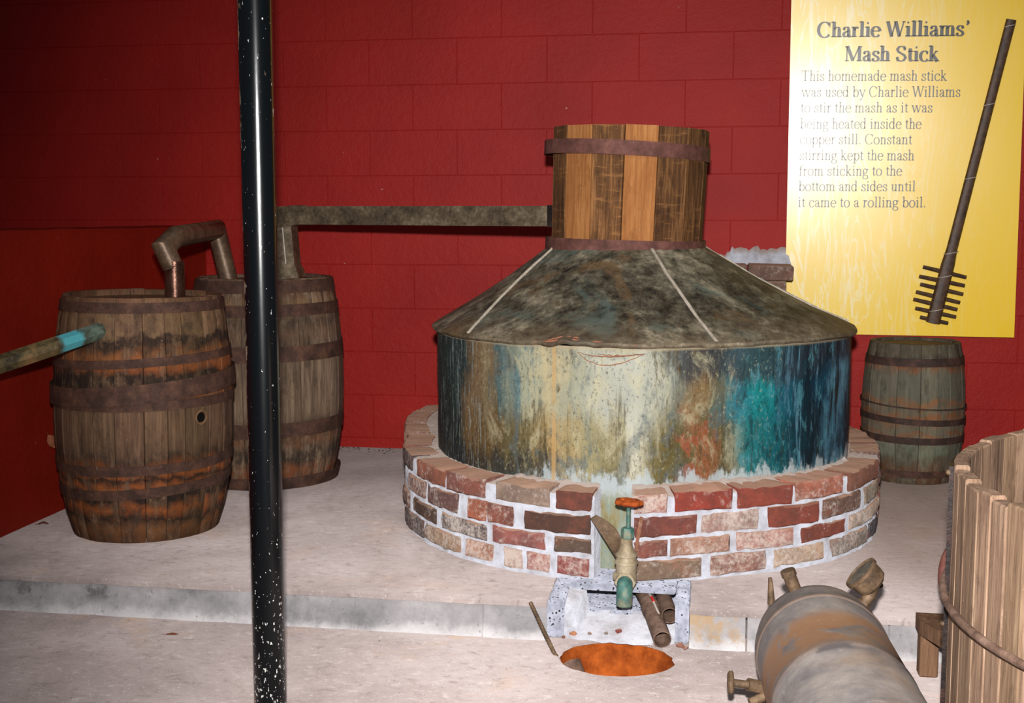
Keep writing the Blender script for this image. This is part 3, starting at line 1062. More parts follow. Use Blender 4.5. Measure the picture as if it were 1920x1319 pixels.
# bung hole
mtx = Matrix.Translation((0.2865, -0.1525, 0.445)) @ Matrix.Rotation(R(-28), 4, 'Z') @ Matrix.Rotation(R(90), 4, 'Y')
bung = MB().lathe([(0.024, -0.012), (0.027, 0.0), (0.022, 0.002), (0.018, -0.004), (0.017, -0.02)], 20, mtx, cap=False).build('bung_ring', BR1, bar1, 40)
bung.color = (1.25, 1.15, 1.0, 1)
bung['label'] = 'round bung hole with a worn pale edge'
MB().lathe([(0.0, -0.002), (0.0175, -0.002)], 20, mtx).build('bore', BLACKHOLE, bung)

bar2, pf2 = barrel('barrel', 'grey brown oak barrel behind the black post, square duct leg on its head', 'barrel', (-1.930, 5.11, 0), 0.888, 0.290, 0.334, 0.285, BR2, [1, 1.1, .85, 1.1, 1, .85, 1.1, 1, 1, .85, 1.1, 1, 1.1, .85, 1, 1.1, .85, 1, 1.1, 1, .85, 1.1, 1, .85, 1.1], 0.016, (0.74, 1.04), [
    (0.856, 0.052, 0.3, 0, 0.0005, HOOP), (0.757, 0.05, 0.8, 10, 0.001, HOOP), (0.578, 0.066, 0.6, 20, 0.001, HOOP), (0.255, 0.062, 1.2, 10, 0.001, HOOP), (0.028, 0.05, 0.4, 0, 0.016, HOOP)], (0, 0, 0), None, 5, (0.7, 0.66, 0.62))

bar3, pf3 = barrel('keg', 'small greenish grey oak keg with dark hoops under the yellow sign', 'keg', (0.880, 5.57, 0), 0.605, 0.192, 0.218, 0.186, BR3, [1, 1.3, .8, 1.1, 1.3, 1, .8, 1.2, 1, 1.3, .8, 1.1, 1, 1.2, .8, 1.3, 1], 0.014, (0.72, 1.0), [
    (0.530, 0.034, 0.3, 0, 0.0005, HOOP_D), (0.340, 0.006, 3.0, 150, 0.004, HOOP_D), (0.278, 0.026, 2.2, 165, 0.001, HOOP_D), (0.196, 0.030, 0.8, 150, 0.001, HOOP_D), (0.046, 0.030, 0.4, 0, 0.001, HOOP)], (0, 0, 0), None, 9, (1.0, 0.78, 0.58))

# ------------------------------------------------------------------ spout, connecting pipe, duct
sp = thing('spout_pipe', 'faceted copper spout with turquoise patch sloping out of the left barrel', 'pipe', (-2.08, 3.92, 0.758))
A, B, Cc = Vector((-2.055, 3.99, 0.768)), Vector((-2.145, 3.75, 0.722)), Vector((-2.36, 3.45, 0.632))
o0 = Vector(sp.location)
MB().tube([A - o0, B - o0], [0.031, 0.031], 8).build('outlet', SPOUT, sp)
MB().tube([B - o0 + (A - B).normalized() * 0.006, Cc - o0], [0.0325, 0.0325], 8).build('lower_length', SPOUT, sp)

cp = thing('connecting_pipe', 'bent round copper pipe linking the heads of the two big barrels', 'pipe', (-1.955, 4.25, 0.82))
o0 = Vector(cp.location)
P0, P1, P2, P3, P4, P5 = [Vector(p) for p in ((-1.952, 4.25, 0.805), (-1.952, 4.25, 0.975), (-1.985, 4.235, 1.02), (-1.965, 4.25, 1.078), (-2.115, 5.03, 1.092), (-2.07, 5.05, 0.868))]
MB().tube([P0 - o0, P1 - o0 + Vector((0, 0, 0.01))], 0.0365, 24).build('lower_leg', COPPER_NEW, cp, 40)
pth = [Vector((-1.958, 4.25, 0.965)), Vector((-1.978, 4.245, 1.03)), P3, P4, P5]
pth = [Vector((-1.957, 4.25, 0.962)), Vector((-1.985, 4.24, 1.035)), Vector((-1.968, 4.30, 1.072)), Vector((-2.112, 5.03, 1.092)), Vector((-2.07, 5.05, 0.868))]
MB().tube([q - o0 for q in pth], [0.0375, 0.0395, 0.0405, 0.0405, 0.040], 24).build('upper_pipe', COPPER_PIPE, cp, 40)
MB().ring(0.0375, 0.0025, 24, 6, Matrix.Translation(Vector((-1.957, 4.25, 0.966)) - o0)).build('joint_ring', COPPER_PIPE, cp, 40)

du = thing('vapour_duct', 'long square tarnished copper duct from the wooden cap to the back barrel', 'duct', (-1.80, 5.10, 0.872))
o0 = Vector(du.location)


def sq_tube(pts, hw, name, mat, up):
    return MB().tube([Vector(p) - o0 for p in pts], [h * 1.4142 for h in hw], 4, True, up)


def sqbar(a, b, h0, h1, upv):
    """square section bar, sides upright"""
    a, b = Vector(a) - o0, Vector(b) - o0
    d = (b - a).normalized()
    u = Vector(upv)
    u = (u - d * u.dot(d)).normalized()
    v = d.cross(u)
    vs = [a + u * h0 + v * h0, a + u * h0 - v * h0, a - u * h0 - v * h0, a - u * h0 + v * h0,
          b + u * h1 + v * h1, b + u * h1 - v * h1, b - u * h1 - v * h1, b - u * h1 + v * h1]
    return MB().add(vs, [(0, 1, 2, 3), (7, 6, 5, 4), (0, 4, 5, 1), (1, 5, 6, 2), (2, 6, 7, 3), (3, 7, 4, 0)])


for i in range(5):
    t0, t1 = i / 5, (i + 1) / 5
    pa = Vector((-0.60, 4.68, 1.149)).lerp(Vector((-1.77, 5.09, 1.152)), t0)
    pb = Vector((-0.60, 4.68, 1.149)).lerp(Vector((-1.77, 5.09, 1.152)), t1)
    sqbar(pa, pb, 0.0385, 0.0385 + 0.0006 * (i % 2), (0, 0, 1)).build('duct_length', DUCT, du)
sqbar((-0.560, 4.666, 1.149), (-0.612, 4.684, 1.149), 0.0415, 0.0415, (0, 0, 1)).build('end_collar', DARKIRON, du)
vs_el = sqbar((-1.745, 5.08, 1.154), (-1.875, 5.12, 1.140), 0.0415, 0.046, (0, 0, 1))
vs_el.build('elbow', DUCT, du)
sqbar((-1.835, 5.11, 1.12), (-1.815, 5.10, 0.90), 0.0425, 0.0425, (0, -1, 0.02)).build('leg', DUCT, du)
sqbar((-1.815, 5.10, 0.930), (-1.810, 5.10, 0.880), 0.044, 0.058, (0, -1, 0.02)).build('base_flare', DUCT, du)
sqbar((-1.826, 5.060, 1.10), (-1.812, 5.054, 0.945), 0.0022, 0.0022, (0, -1, 0.02)).build('solder_line', WIRE, du)['label'] = 'bright solder line'

# ------------------------------------------------------------------ brick surround and still
CX, CY = -0.275, 4.655
ADJ = [(-180, 0), (-90, 0.0), (-60, 0), (-20, 0.01), (-4, 0.02), (4, 0.018), (14, -0.02), (26, -0.045), (45, -0.022), (75, 0.02), (100, 0.012), (180, 0)]


ADJ_R = [(-180, -0.03), (-160, 0.02), (-140, 0.226), (-128, 0.40), (-104, 0.12), (-90, 0.02)] + ADJ[2:9] + [(90, 0.014), (110, 0.07), (124, 0.13), (140, 0.13), (160, 0.02), (180, -0.03)]


def adj(ph):
    return lerp_tab(ADJ, ph)


def adr(ph):
    return lerp_tab(ADJ_R, ph if ph <= 180 else ph - 360)


def pol(ph, r, z):
    a = R(ph)
    return (r * math.sin(a), -r * math.cos(a), z)


ring = thing('brick_surround', 'ring of old reclaimed bricks in white mortar around the copper still', 'brickwork', (CX, CY, 0))
RO = 0.884
HT = 0.283


def arc_brick(p0, p1, z0, z1, ro, depth, k, rg):
    n = max(3, int((p1 - p0) / 1.7))
    ins = 0.006
    vs, fs = [], []
    di = math.degrees(ins / ro)
    us = [p0, p0 + di] + [p0 + di + (p1 - p0 - 2 * di) * i / n for i in range(1, n)] + [p1 - di, p1]
    cols = len(us)
    for iu, u in enumerate(us):
        side = iu in (0, cols - 1)
        for (zz, dr) in ((z0, -depth), (z0, -ins), (z0 + ins, 0.0), ((z0 + z1) / 2, 0.001), (z1 - ins, 0.0), (z1, -ins), (z1, -depth)):
            d = dr
            if side and dr > -ins: d = -ins
            r = ro + adr(u) + d
            if dr > -0.05:
                r += 0.0045 * nz(u * 0.35 + k * 7, zz * 40) + 0.002 * nz(u * 1.1 + k, zz * 90)
            zq = zz + 0.004 * nz(u * 0.5, k * 3.3, zz * 20) + 0.0035 * nz(u * 1.3, k * 5.1, zz * 30)
            vs.append(pol(u + 0.35 * nz(k * 3.7, zz * 50, iu // 3), r, zq))
    for i in range(cols - 1):
        for j in range(6):
            fs.append((i * 7 + j, (i + 1) * 7 + j, (i + 1) * 7 + j + 1, i * 7 + j + 1))
        fs.append((i * 7 + 6, (i + 1) * 7 + 6, (i + 1) * 7, i * 7))
    fs += [tuple(range(7)), tuple((cols - 1) * 7 + j for j in range(7))[::-1]]
    return MB().add(vs, fs)


D_ = 1
courses = [
    (0.226, 0.286, [(-75, -64, (84, 66, 64), .3), (-59, -43.8, (146, 86, 66), .25), (-43, -30.7, (130, 78, 68), .35), (-27.7, -14.7, (156, 132, 116), .3), (-13.3, -5.6, (108, 56, 46), .15),
                    (2.9, 9.6, (172, 112, 98), .75), (11.3, 24.5, (158, 56, 42), .3), (26, 39.4, (148, 62, 48), .15), (40.5, 56, (178, 104, 82), .45), (58.4, 78, (134, 86, 68), .15)]),
    (0.150, 0.214, [(-67.6, -54, (134, 92, 84), .6), (-52.5, -39.5, (112, 78, 74), .3), (-35.8, -30.3, (172, 96, 70), .5), (-29.9, -23.1, (124, 72, 62), .4), (-20.6, -5.8, (82, 52, 42), .15),
                    (2.9, 16.3, (122, 62, 54), .2), (17.2, 31.2, (178, 146, 136), .75), (33.5, 47.2, (138, 62, 48), .1), (48.9, 64.2, (112, 82, 70), .35), (67.2, 82.8, (156, 138, 118), .45)]),
    (0.085, 0.139, [(-76, -66, (130, 94, 86), .5), (-62, -48.3, (76, 56, 46), .3), (-45.5, -30.3, (92, 82, 82), .6), (-28.5, -15.6, (158, 94, 88), .4), (-13.6, -5.7, (98, 78, 66), .3),
                    (2.9, 9.7, (136, 78, 68), .45), (10.3, 24.1, (180, 132, 110), .55), (26, 39.9, (184, 124, 112), .75), (42.2, 57.3, (132, 62, 48), .2), (59.3, 82.8, (196, 172, 154), .6)]),
    (0.014, 0.072, [(-72, -55, (88, 78, 78), .5), (-53.3, -38.3, (162, 132, 106), .65), (-36.7, -28.5, (176, 110, 76), .75), (-25.5, -21.0, (168, 108, 76), .85), (-19.8, -14.4, (166, 96, 90), .8), (-12.9, -6.1, (156, 74, 70), .5),
                    (3.5, 17.3, (136, 112, 92), .35), (19.6, 32.9, (156, 106, 92), .65), (35.2, 49.5, (196, 166, 140), .6), (52.3, 69.6, (150, 136, 126), .6), (71.2, 83.5, (82, 84, 90), .3)])]
rg = random.Random(11)
bk = 0
for ci, (z0, z1, lst) in enumerate(courses):
    lst = list(lst)
    a = 86.0 + 4 * (ci % 2)
    while a < 270 - (0 if ci % 2 else 4):
        if a > 262: break
        lst.append((a, a + 12.6, rg.choice([(150, 90, 76), (128, 74, 62), (150, 110, 92), (110, 74, 66)]), rg.uniform(.2, .6)))
        a += 13.8
    if ci == 0:
        lst.append((-92, -77, (140, 92, 78), .3))
    for (p0, p1, col, lime) in lst:
        bk += 1
        cc = c(*col)
        o = arc_brick(p0, p1, z0 + rg.uniform(-.003, .003), z1 + rg.uniform(-.002, .003), RO + rg.uniform(-.003, .004), 0.11 if ci == 0 else 0.08, bk, rg).build('brick', BRICK, ring, 40)
        o.color = (cc[0], cc[1], cc[2], lime)
# mortar core (with the gap for the drain valve)
vs, fs = [], []
n = 420
g0, g1 = 2.3, 354.9
prof_n = 0
for i in range(n + 1):
    ph = g0 + (g1 - g0) * i / n
    pp = ph if ph <= 180 else ph - 360
    row_ = []
    for z in [0.0, 0.03, 0.06, 0.09, 0.12, 0.15, 0.18, 0.21, 0.24, 0.262]:
        r = RO - 0.008 + adr(pp) + 0.007 * nz(pp * 0.22, z * 22) + 0.004 * nz(pp * 0.8, z * 60)
        row_.append(pol(pp, r, z))
    lime = 1.0 if -28 < pp < 72 else 0.25
    for q, (r, z) in enumerate(((0.872, 0.276), (0.855, 0.279), (0.83, 0.279), (0.805, 0.280), (0.785, 0.281 + 0.004 * lime), (0.766, 0.283 + 0.010 * lime))):
        zz = z + 0.006 * nz(pp * 0.4, r * 40) + (0.014 * lime * max(0, nz(pp * 0.55, 9.0)) if q >= 4 else 0)
        row_.append(pol(pp, r + adj(pp) + (adr(pp) - adj(pp)) * (5 - q) / 5 + 0.004 * nz(pp * 0.6, r * 30), zz))
    row_.append(pol(pp, 0.74 + adj(pp), 0.285))
    row_.append(pol(pp, 0.74 + adj(pp), 0.0))
    vs += row_
    prof_n = len(row_)
for i in range(n):
    for j in range(prof_n - 1):
        fs.append((i * prof_n + j, (i + 1) * prof_n + j, (i + 1) * prof_n + j + 1, i * prof_n + j + 1))
fs += [tuple(range(prof_n)), tuple(n * prof_n + j for j in range(prof_n))[::-1]]
MB().add(vs, fs).build('mortar', MORTAR, ring, 60)

still = thing('copper_still', 'large round copper still with verdigris drum and sloping shoulder', 'still', (CX, CY, 0))
vs, fs = [], []
n, zs = 320, [0.012 + 0.722 * i / 44 for i in range(45)]
for i in range(n):
    ph = -180 + 360 * i / n
    for z in zs:
        r = 0.762 + adj(ph) + 0.005 * nz(ph * 0.05, z * 4) + 0.002 * nz(ph * 0.2, z * 12)
        # pressed-in fold below the rim
        u, v = (ph + 3.0) / 8.0, (0.742 - z) / (0.062 * max(0.05, 1 - ((ph + 3.0) / 8.5) ** 2)) if abs(ph + 3) < 8.4 else 9
        if abs(u) < 1.05 and v < 1:
            r -= 0.018 * (1 - u * u) * (1 - v) + 0.004
        vs.append(pol(ph, r, z))
k = len(zs)
for i in range(n):
    j = (i + 1) % n
    for q in range(k - 1):
        fs.append((i * k + q, j * k + q, j * k + q + 1, i * k + q + 1))
MB().add(vs, fs).build('drum', DRUM, still, 40)
# shoulder
vs, fs = [], []
prof = [(0.764, 0.730), (0.778, 0.731), (0.783, 0.737), (0.780, 0.745)] + [(0.780 - 0.492 * t, 0.746 + 0.292 * t - 0.012 * math.sin(PI * t)) for t in [i / 22 for i in range(1, 23)]] + [(0.27, 1.04)]
for i in range(n):
    ph = -180 + 360 * i / n
    for (r, z) in prof:
        t = max(0, (r - 0.29) / 0.5)
        zz = z + 0.008 * t * nz(ph * 0.06, r * 5) + 0.003 * nz(ph * 0.2, r * 14)
        if abs(ph + 10) < 16 and r > 0.7:
            zz += 0.012 * max(0, math.cos((ph + 10) / 16 * PI / 2)) * max(0, (r - 0.7) / 0.09) * (0.5 + nz(ph * 0.25, r * 9))
        q_ = pol(ph, r + adj(ph) * t, zz)
        vs.append((q_[0] - 0.052 * (1 - min(1, t)), q_[1], q_[2]))
k = len(prof)
for i in range(n):
    j = (i + 1) % n
    for q in range(k - 1):
        fs.append((i * k + q, j * k + q, j * k + q + 1, i * k + q + 1))
MB().add(vs, fs).build('shoulder', SHOULDER, still, 40)


def on_cone(ph, t, lift):
    r = 0.780 - 0.492 * t
    tt = max(0, (r - 0.29) / 0.5)
    z = 0.746 + 0.292 * t - 0.012 * math.sin(PI * t) + 0.008 * tt * nz(ph * 0.06, r * 5) + 0.003 * nz(ph * 0.2, r * 14)
    return Vector(pol(ph, r + adj(ph) * tt, z + lift)) - Vector((0.052 * (1 - min(1, tt)), 0, 0))


for (pa, pb) in ((-45, -60), (23.5, 22), (95, 100), (165, 165), (-120, -125)):
    MB().tube([on_cone(pa + (pb - pa) * i / 16, 0.02 + 0.96 * i / 16, 0.001) for i in range(17)], [0.0065 + 0.001 * nz(i * 2.2, pa) for i in range(17)], 6).build('seam', SEAM, still, 60)
# curled crease lines of the dented rim
def crease(p0, p1, r0, z0, sag, thick, sd):
    MB().tube([Vector(pol(p0 + (p1 - p0) * i / 22, r0 + adj(p0 + (p1 - p0) * i / 22) - (0.012 if z0 > 0.735 else 0.004) * math.sin(PI * i / 22), z0 + sag * math.sin(PI * min(1, (i / 22) ** 0.8)) + 0.004 * nz(i * 0.5, sd) + 0.002 * nz(i * 1.4, sd)))
               for i in range(23)], [thick * (0.35 + 0.65 * math.sin(PI * i / 22)) * (1 + 0.5 * nz(i * 0.9, sd)) for i in range(23)], 6).build('crease', CREASE, still, 60)


crease(-11, 5, 0.764, 0.716, -0.040, 0.0020, 1)
crease(-11, 5, 0.764, 0.716, -0.012, 0.0022, 5)
crease(-6, 5, 0.764, 0.714, -0.006, 0.0014, 8)
crease(-22, 3, 0.781, 0.742, 0.010, 0.0050, 3)
crease(-19, -6, 0.770, 0.746, 0.016, 0.0040, 7)

# wooden cap of the still, standing on the neck
cap = thing('wooden_cap', 'bottomless oak cask cap with two rusty hoops standing on the still neck', 'cask', (CX - 0.052, CY, 1.022), (0, R(1.9), 0))
NS = 15
da = 2 * PI / NS
H = 0.447
for i in range(NS):
    ac = -PI / 2 + R(-12) + da * i
    light = {0: 0, 1: 1, 2: 0, 3: 0, 14: 1, 13: 0, 12: 0}.get(i, i % 2)
    vs, fs = [], []
    hh = H + 0.003 * nz(i * 3.3)
    for z in (0.0, H / 2, hh):
        r = 0.284 + 0.008 * z / H
        for (a_, rr) in ((-da / 2 + 0.004, r - 0.03), (-da / 2 + 0.004, r - 0.003), (-da / 2 + 0.012, r), (da / 2 - 0.012, r), (da / 2 - 0.004, r - 0.003), (da / 2 - 0.004, r - 0.03)):
            # flat outer face
            f_ = math.cos(da / 2 - 0.012) / math.cos(a_) if abs(a_) < da / 2 else 1
            vs.append((rr * math.cos(a_), rr * math.sin(a_), z))
    for q in range(2):
        for j in range(6):
            j2 = (j + 1) % 6
            fs.append((q * 6 + j, q * 6 + j2, (q + 1) * 6 + j2, (q + 1) * 6 + j))
    fs += [tuple(range(6))[::-1], tuple(12 + j for j in range(6))]
    k = random.uniform(0.8, 1.0)
    MB().add(vs, fs).build('stave', CAP_L if light else CAP_D, cap, None, (0, 0, 0), (0, 0, ac), (k, k, k * 0.97, 1))


def flat_hoop(parent, z, wd, r, tilt, az, mat, shift=(0, 0), n=56, gap=None):
    vs, fs = [], []
    for i in range(n):
        a_ = 2 * PI * i / n
        dz = math.tan(R(tilt)) * math.cos(a_ - R(az)) * r
        for (zo, ro) in ((-wd / 2, 0.0), (-wd / 2, 0.0035), (wd / 2, 0.0035), (wd / 2, 0.0)):
            rr = r + ro + 0.002 * nz(math.cos(a_) * 2.5, math.sin(a_) * 2.5, z * 9)
            vs.append((rr * math.cos(a_) + shift[0], rr * math.sin(a_) + shift[1], z + zo + dz))
    for i in range(n):
        j = (i + 1) % n
        for q in range(4):
            fs.append((i * 4 + q, j * 4 + q, j * 4 + (q + 1) % 4, i * 4 + (q + 1) % 4))
    return MB().add(vs, fs).build('hoop', mat, parent, 30)


flat_hoop(cap, 0.365, 0.052, 0.307, 1.4, 200, HOOP_CAP, (-0.012, 0.008))
flat_hoop(cap, 0.020, 0.046, 0.298, 0.5, 10, HOOP_CAP, (-0.004, 0.0))

# ------------------------------------------------------------------ drain valve, pipes, rod
vl = thing('drain_valve', 'bronze gate valve with rusty handwheel and green spout in the brick gap', 'valve', (-0.246, 3.665, 0))
# handwheel with scalloped rim
vs, fs = [], []
n, m2 = 48, 10
for i in range(n):
    a = 2 * PI * i / n
    R0 = 0.034 + 0.0028 * math.cos(7 * a)
    for j in range(m2):
        b = 2 * PI * j / m2
        vs.append(((R0 + 0.0085 * math.cos(b)) * math.cos(a), (R0 + 0.0085 * math.cos(b)) * math.sin(a), 0.0085 * math.sin(b)))
for i in range(n):
    for j in range(m2):
        k_, l_ = (i + 1) % n, (j + 1) % m2
        fs.append((i * m2 + j, k_ * m2 + j, k_ * m2 + l_, i * m2 + l_))
hw = MB().add(vs, fs)
for i in range(4):
    a = PI / 2 * i + 0.4
    hw.tube([(0, 0, 0.001), (0.034 * math.cos(a), 0.034 * math.sin(a), 0)], 0.0055, 8)
hw.lathe([(0.011, -0.008), (0.012, 0.006), (0.006, 0.010), (0.0, 0.010)], 14)
hw.build('handwheel', WHEELRUST, vl, 50, (0.006, -0.005, 0.285), (R(-3), R(3), 0))['label'] = 'round orange rusted handwheel'
MB().lathe([(0.0065, 0.195), (0.0062, 0.29)], 14).build('stem', VALVE_G, vl, 40, (0.005, -0.003, 0))
MB().lathe([(0.0, 0.172), (0.018, 0.172), (0.0205, 0.176), (0.0205, 0.200), (0.017, 0.206), (0.0, 0.206)], 6).build('packing_nut', VALVE_G, vl, None, (0.003, -0.002, 0))
MB().lathe([(0.0, 0.06), (0.028, 0.06), (0.032, 0.068), (0.032, 0.092), (0.036, 0.094), (0.036, 0.102), (0.031, 0.106), (0.030, 0.116), (0.034, 0.118), (0.034, 0.124), (0.026, 0.130), (0.019, 0.150), (0.0175, 0.174), (0.0, 0.174)], 24).build('bonnet', VALVE, vl, 35)
MB().lathe([(0.0, 0.016), (0.022, 0.018), (0.031, 0.034), (0.033, 0.05), (0.030, 0.064), (0.0, 0.064)], 24).build('valve_body', VALVE, vl, 35)
mt = Matrix.Translation((-0.001, -0.028, 0.042)) @ Matrix.Rotation(R(90), 4, 'X')
MB().lathe([(0.0, -0.01), (0.033, -0.01), (0.034, -0.006), (0.034, 0.006), (0.031, 0.010), (0.0, 0.010)], 6, mt).build('hex_nut', VALVE, vl)
MB().tube([(-0.001, -0.026, 0.042), (-0.001, -0.046, 0.040), (-0.001, -0.058, 0.026), (-0.001, -0.060, 0.0), (-0.001, -0.060, -0.018)], [0.0235, 0.0245, 0.0245, 0.024, 0.0245], 20).build('spout', VALVE_G, vl, 50)['label'] = 'turned-down spout with green patina'
MB().ring(0.0215, 0.003, 20, 6, Matrix.Translation((-0.001, -0.060, -0.018))).build('spout_lip', VALVE_G, vl, 50)
MB().lathe([(0.0, -0.0185), (0.020, -0.0185)], 20, Matrix.Translation((-0.001, -0.060, -0.0005))).build('bore', BLACKHOLE, vl)
MB().tube([(0, 0.01, 0.045), (0, 0.24, 0.075)], 0.024, 16).build('inlet_pipe', VALVE, vl, 40)
MB().tube([(-0.036, 0.004, 0.052), (-0.024, 0.0, 0.052)], [0.014, 0.022], 12).build('side_plug', VALVE, vl, 40)
# flat strip leaning behind the valve
t_ = MB()
vs = []
for i in range(9):
    t = i / 8
    p = Vector((-0.352, 3.70, 0.226)).lerp(Vector((-0.268, 3.712, 0.098)), t)
    wd = 0.004 + 0.020 * math.sin(PI * min(1, t * 0.75 + 0.1))
    q = Vector((0.82, 0.0, 0.57)) * wd
    bow = Vector((0.012 * math.sin(PI * t), -0.012 * math.sin(PI * t), 0.012 * math.sin(PI * t)))
    for s_ in (-1, 1):
        for d in (0, 0.004):
            vs.append(p + q * s_ + bow + Vector((0, d, 0)))
fs = []
for i in range(8):
    a = i * 4
    fs += [(a, a + 2, a + 6, a + 4), (a + 1, a + 5, a + 7, a + 3), (a, a + 4, a + 5, a + 1), (a + 2, a + 3, a + 7, a + 6)]
fs += [(0, 1, 3, 2), (32, 34, 35, 33)]
t_.add(vs, fs)
tag(t_.build('metal_strip', BRASS, None, 50), 'curved tan metal strip leaning between bricks and valve', 'metal strip')
t_ = MB().box((-0.006, -0.0015, -0.055), (0.005, 0.0015, 0.055))
tag(t_.build('brick_sliver', BRICK, None, None, (-0.214, 3.75, 0.165), (0, R(9), 0), (0.38, 0.16, 0.09, 0.1)), 'thin orange sliver standing upright just right of the valve', 'sliver')

pa = MB().pipe([(-0.216, 3.86, -0.036), (-0.185, 3.74, -0.040), (-0.165, 3.67, -0.056), (-0.128, 3.515, -0.088)], [0.0255, 0.026, 0.0275, 0.027], 0.003)
pa.lathe([(0.0278, -0.004), (0.0295, -0.004), (0.0295, 0.03), (0.0278, 0.03)], 18, Matrix.Translation((-0.172, 3.695, -0.051)) @ Vector((0.037, -0.155, -0.032)).to_track_quat('Z', 'Y').to_matrix().to_4x4(), cap=False)
tag(pa.build('rusty_pipe', RUSTPIPE, None, 40), 'longer rusty iron pipe end reaching out over the clay hole', 'pipe', 'rusty pipes in the drain recess')
pb = MB().pipe([(-0.150, 3.87, -0.034), (-0.130, 3.72, -0.034), (-0.110, 3.598, -0.042)], [0.0235, 0.0235, 0.025], 0.003)
tag(pb.build('rusty_pipe', RUSTPIPE, None, 40), 'shorter rusty iron pipe end beside the right edge of the drain recess', 'pipe', 'rusty pipes in the drain recess')
cb = thing('cord', 'thin red and white cord lying between the two rusty pipes', 'cord', (-0.168, 3.68, -0.02))
MB().tube([(-0.012, 0.05, 0.004), (0.0, 0.0, 0.004), (0.01, -0.03, -0.006), (0.026, -0.07, -0.024)], 0.0035, 8).build('sheath', WIRE, cb, 50)
MB().tube([(-0.001, 0.004, 0.0046), (0.007, -0.02, -0.001)], 0.0045, 8).build('red_tip', REDTIP, cb, 50)

rod = thing('rebar_rod', 'thin rusty ribbed rod leaning from the clay hole against the step', 'rod', (-0.43, 3.43, ZL))
o0 = Vector(rod.location)
ra, rb_ = Vector((-0.520, 3.515, 0.004)), Vector((-0.432, 3.415, -0.118))
m_ = MB().tube([ra - o0, rb_ - o0], 0.0058, 10)
dq = (rb_ - ra).to_track_quat('Z', 'Y').to_matrix().to_4x4()
for i in range(18):
    m_.ring(0.0055, 0.0016, 10, 5, Matrix.Translation(ra.lerp(rb_, (i + 0.5) / 18) - o0) @ dq)
m_.build('upper_length', BRASS, rod, 50)
MB().tube([rb_ - o0, Vector((-0.405, 3.345, -0.175)) - o0], 0.0085, 10).build('lower_length', BRASS, rod, 50)
st_ = MB().tube([(-0.385, 3.40, -0.135), (-0.335, 3.33, -0.215)], 0.030, 16)
tag(st_.build('pipe_stub', RUSTPIPE, None, 40), 'short brown pipe stub lying inside the clay hole', 'pipe')

# ------------------------------------------------------------------ brick flue stub behind the still
fl_ = thing('brick_flue', 'broken brown brick flue stub on the wall behind the still', 'brickwork', (0.14, 5.7, 0))
MB().box((-0.20, -0.10, 0.0), (0.18, 0.139, 0.86)).build('mortar', MORTAR, fl_)
for k in range(2):
    for i in range(2):
        b_ = MB().cbox((-0.22 + 0.205 * i + 0.03 * k, -0.125, 0.80 + 0.068 * k), (-0.022 + 0.205 * i + 0.03 * k, 0.12, 0.862 + 0.068 * k), 0.006).jitter(0.006, 14)
        o = b_.build('brick', BRICK, fl_)
        cc = c(136, 104, 90)
        o.color = (cc[0], cc[1], cc[2], 0.35)
vs, fs = [], []
n = 40
for i in range(n + 1):
    x = -0.215 + 0.43 * i / n
    top = 0.985 + 0.028 * nz(x * 26, 2.0) + 0.02 * nz(x * 60, 4.0) + (0.015 if x > -0.06 else -0.01)
    if i in (0, n): top = 0.93
    vs += [(x, 0.085 + 0.01 * nz(x * 20), 0.925), (x, 0.10 + 0.012 * nz(x * 31), (top + 0.93) / 2), (x, 0.128, top), (x, 0.139, top), (x, 0.139, 0.925)]
for i in range(n):
    for j in range(4):
        fs.append((i * 5 + j, (i + 1) * 5 + j, (i + 1) * 5 + j + 1, i * 5 + j + 1))
MB().add(vs, fs).build('mortar_crest', MORTAR, fl_, 60)

# ------------------------------------------------------------------ sign and mash stick
TH = R(-3.3)
sign = thing('sign_board', 'tall glossy yellow sign board with grey serif lettering on the red wall', 'sign', (0.993, 5.815, 0.008), (R(2.8), 0, TH))
vs = []
bl, br_, zt, zb = -0.664, 0.349, 2.40, 0.604
NXs, NZs = 20, 20
fs = []
for k in range(NZs + 1):
    for i in range(NXs + 1):
        u, v = i / NXs, k / NZs
        x = bl + (br_ - bl) * u - 0.006 * v * (1 - u) - 0.030 * u * v * 0.9
        vs.append((x, 0.002 * nz(x * 2.0, v * 4.0), zb + (zt - zb) * v))
for k in range(NZs):
    for i in range(NXs):
        a = k * (NXs + 1) + i
        fs.append((a, a + 1, a + NXs + 2, a + NXs + 1))
n0 = len(vs)
vs += [(p[0], p[1] + 0.008, p[2]) for p in vs]
fs += [tuple(i + n0 for i in q[::-1]) for q in fs]
bd = [i for i in range(NXs + 1)] + [k * (NXs + 1) + NXs for k in range(1, NZs + 1)] + [NZs * (NXs + 1) + i for i in range(NXs - 1, -1, -1)] + [k * (NXs + 1) for k in range(NZs - 1, 0, -1)]
for i, a in enumerate(bd):
    b = bd[(i + 1) % len(bd)]
    fs.append((b, a, a + n0, b + n0))
MB().add(vs, fs).build('panel', SIGN, sign, 40)
for z in (0.8, 1.5, 2.2):
    for x in (-0.5, 0.2):
        MB().box((x - 0.02, 0.009, z - 0.02), (x + 0.02, 0.012 + (0.09 if x > 0 else 0.015), z + 0.02)).build('standoff', DARKIRON, sign) if False else None


sign.scale = (0.993, 0.993, 0.993)

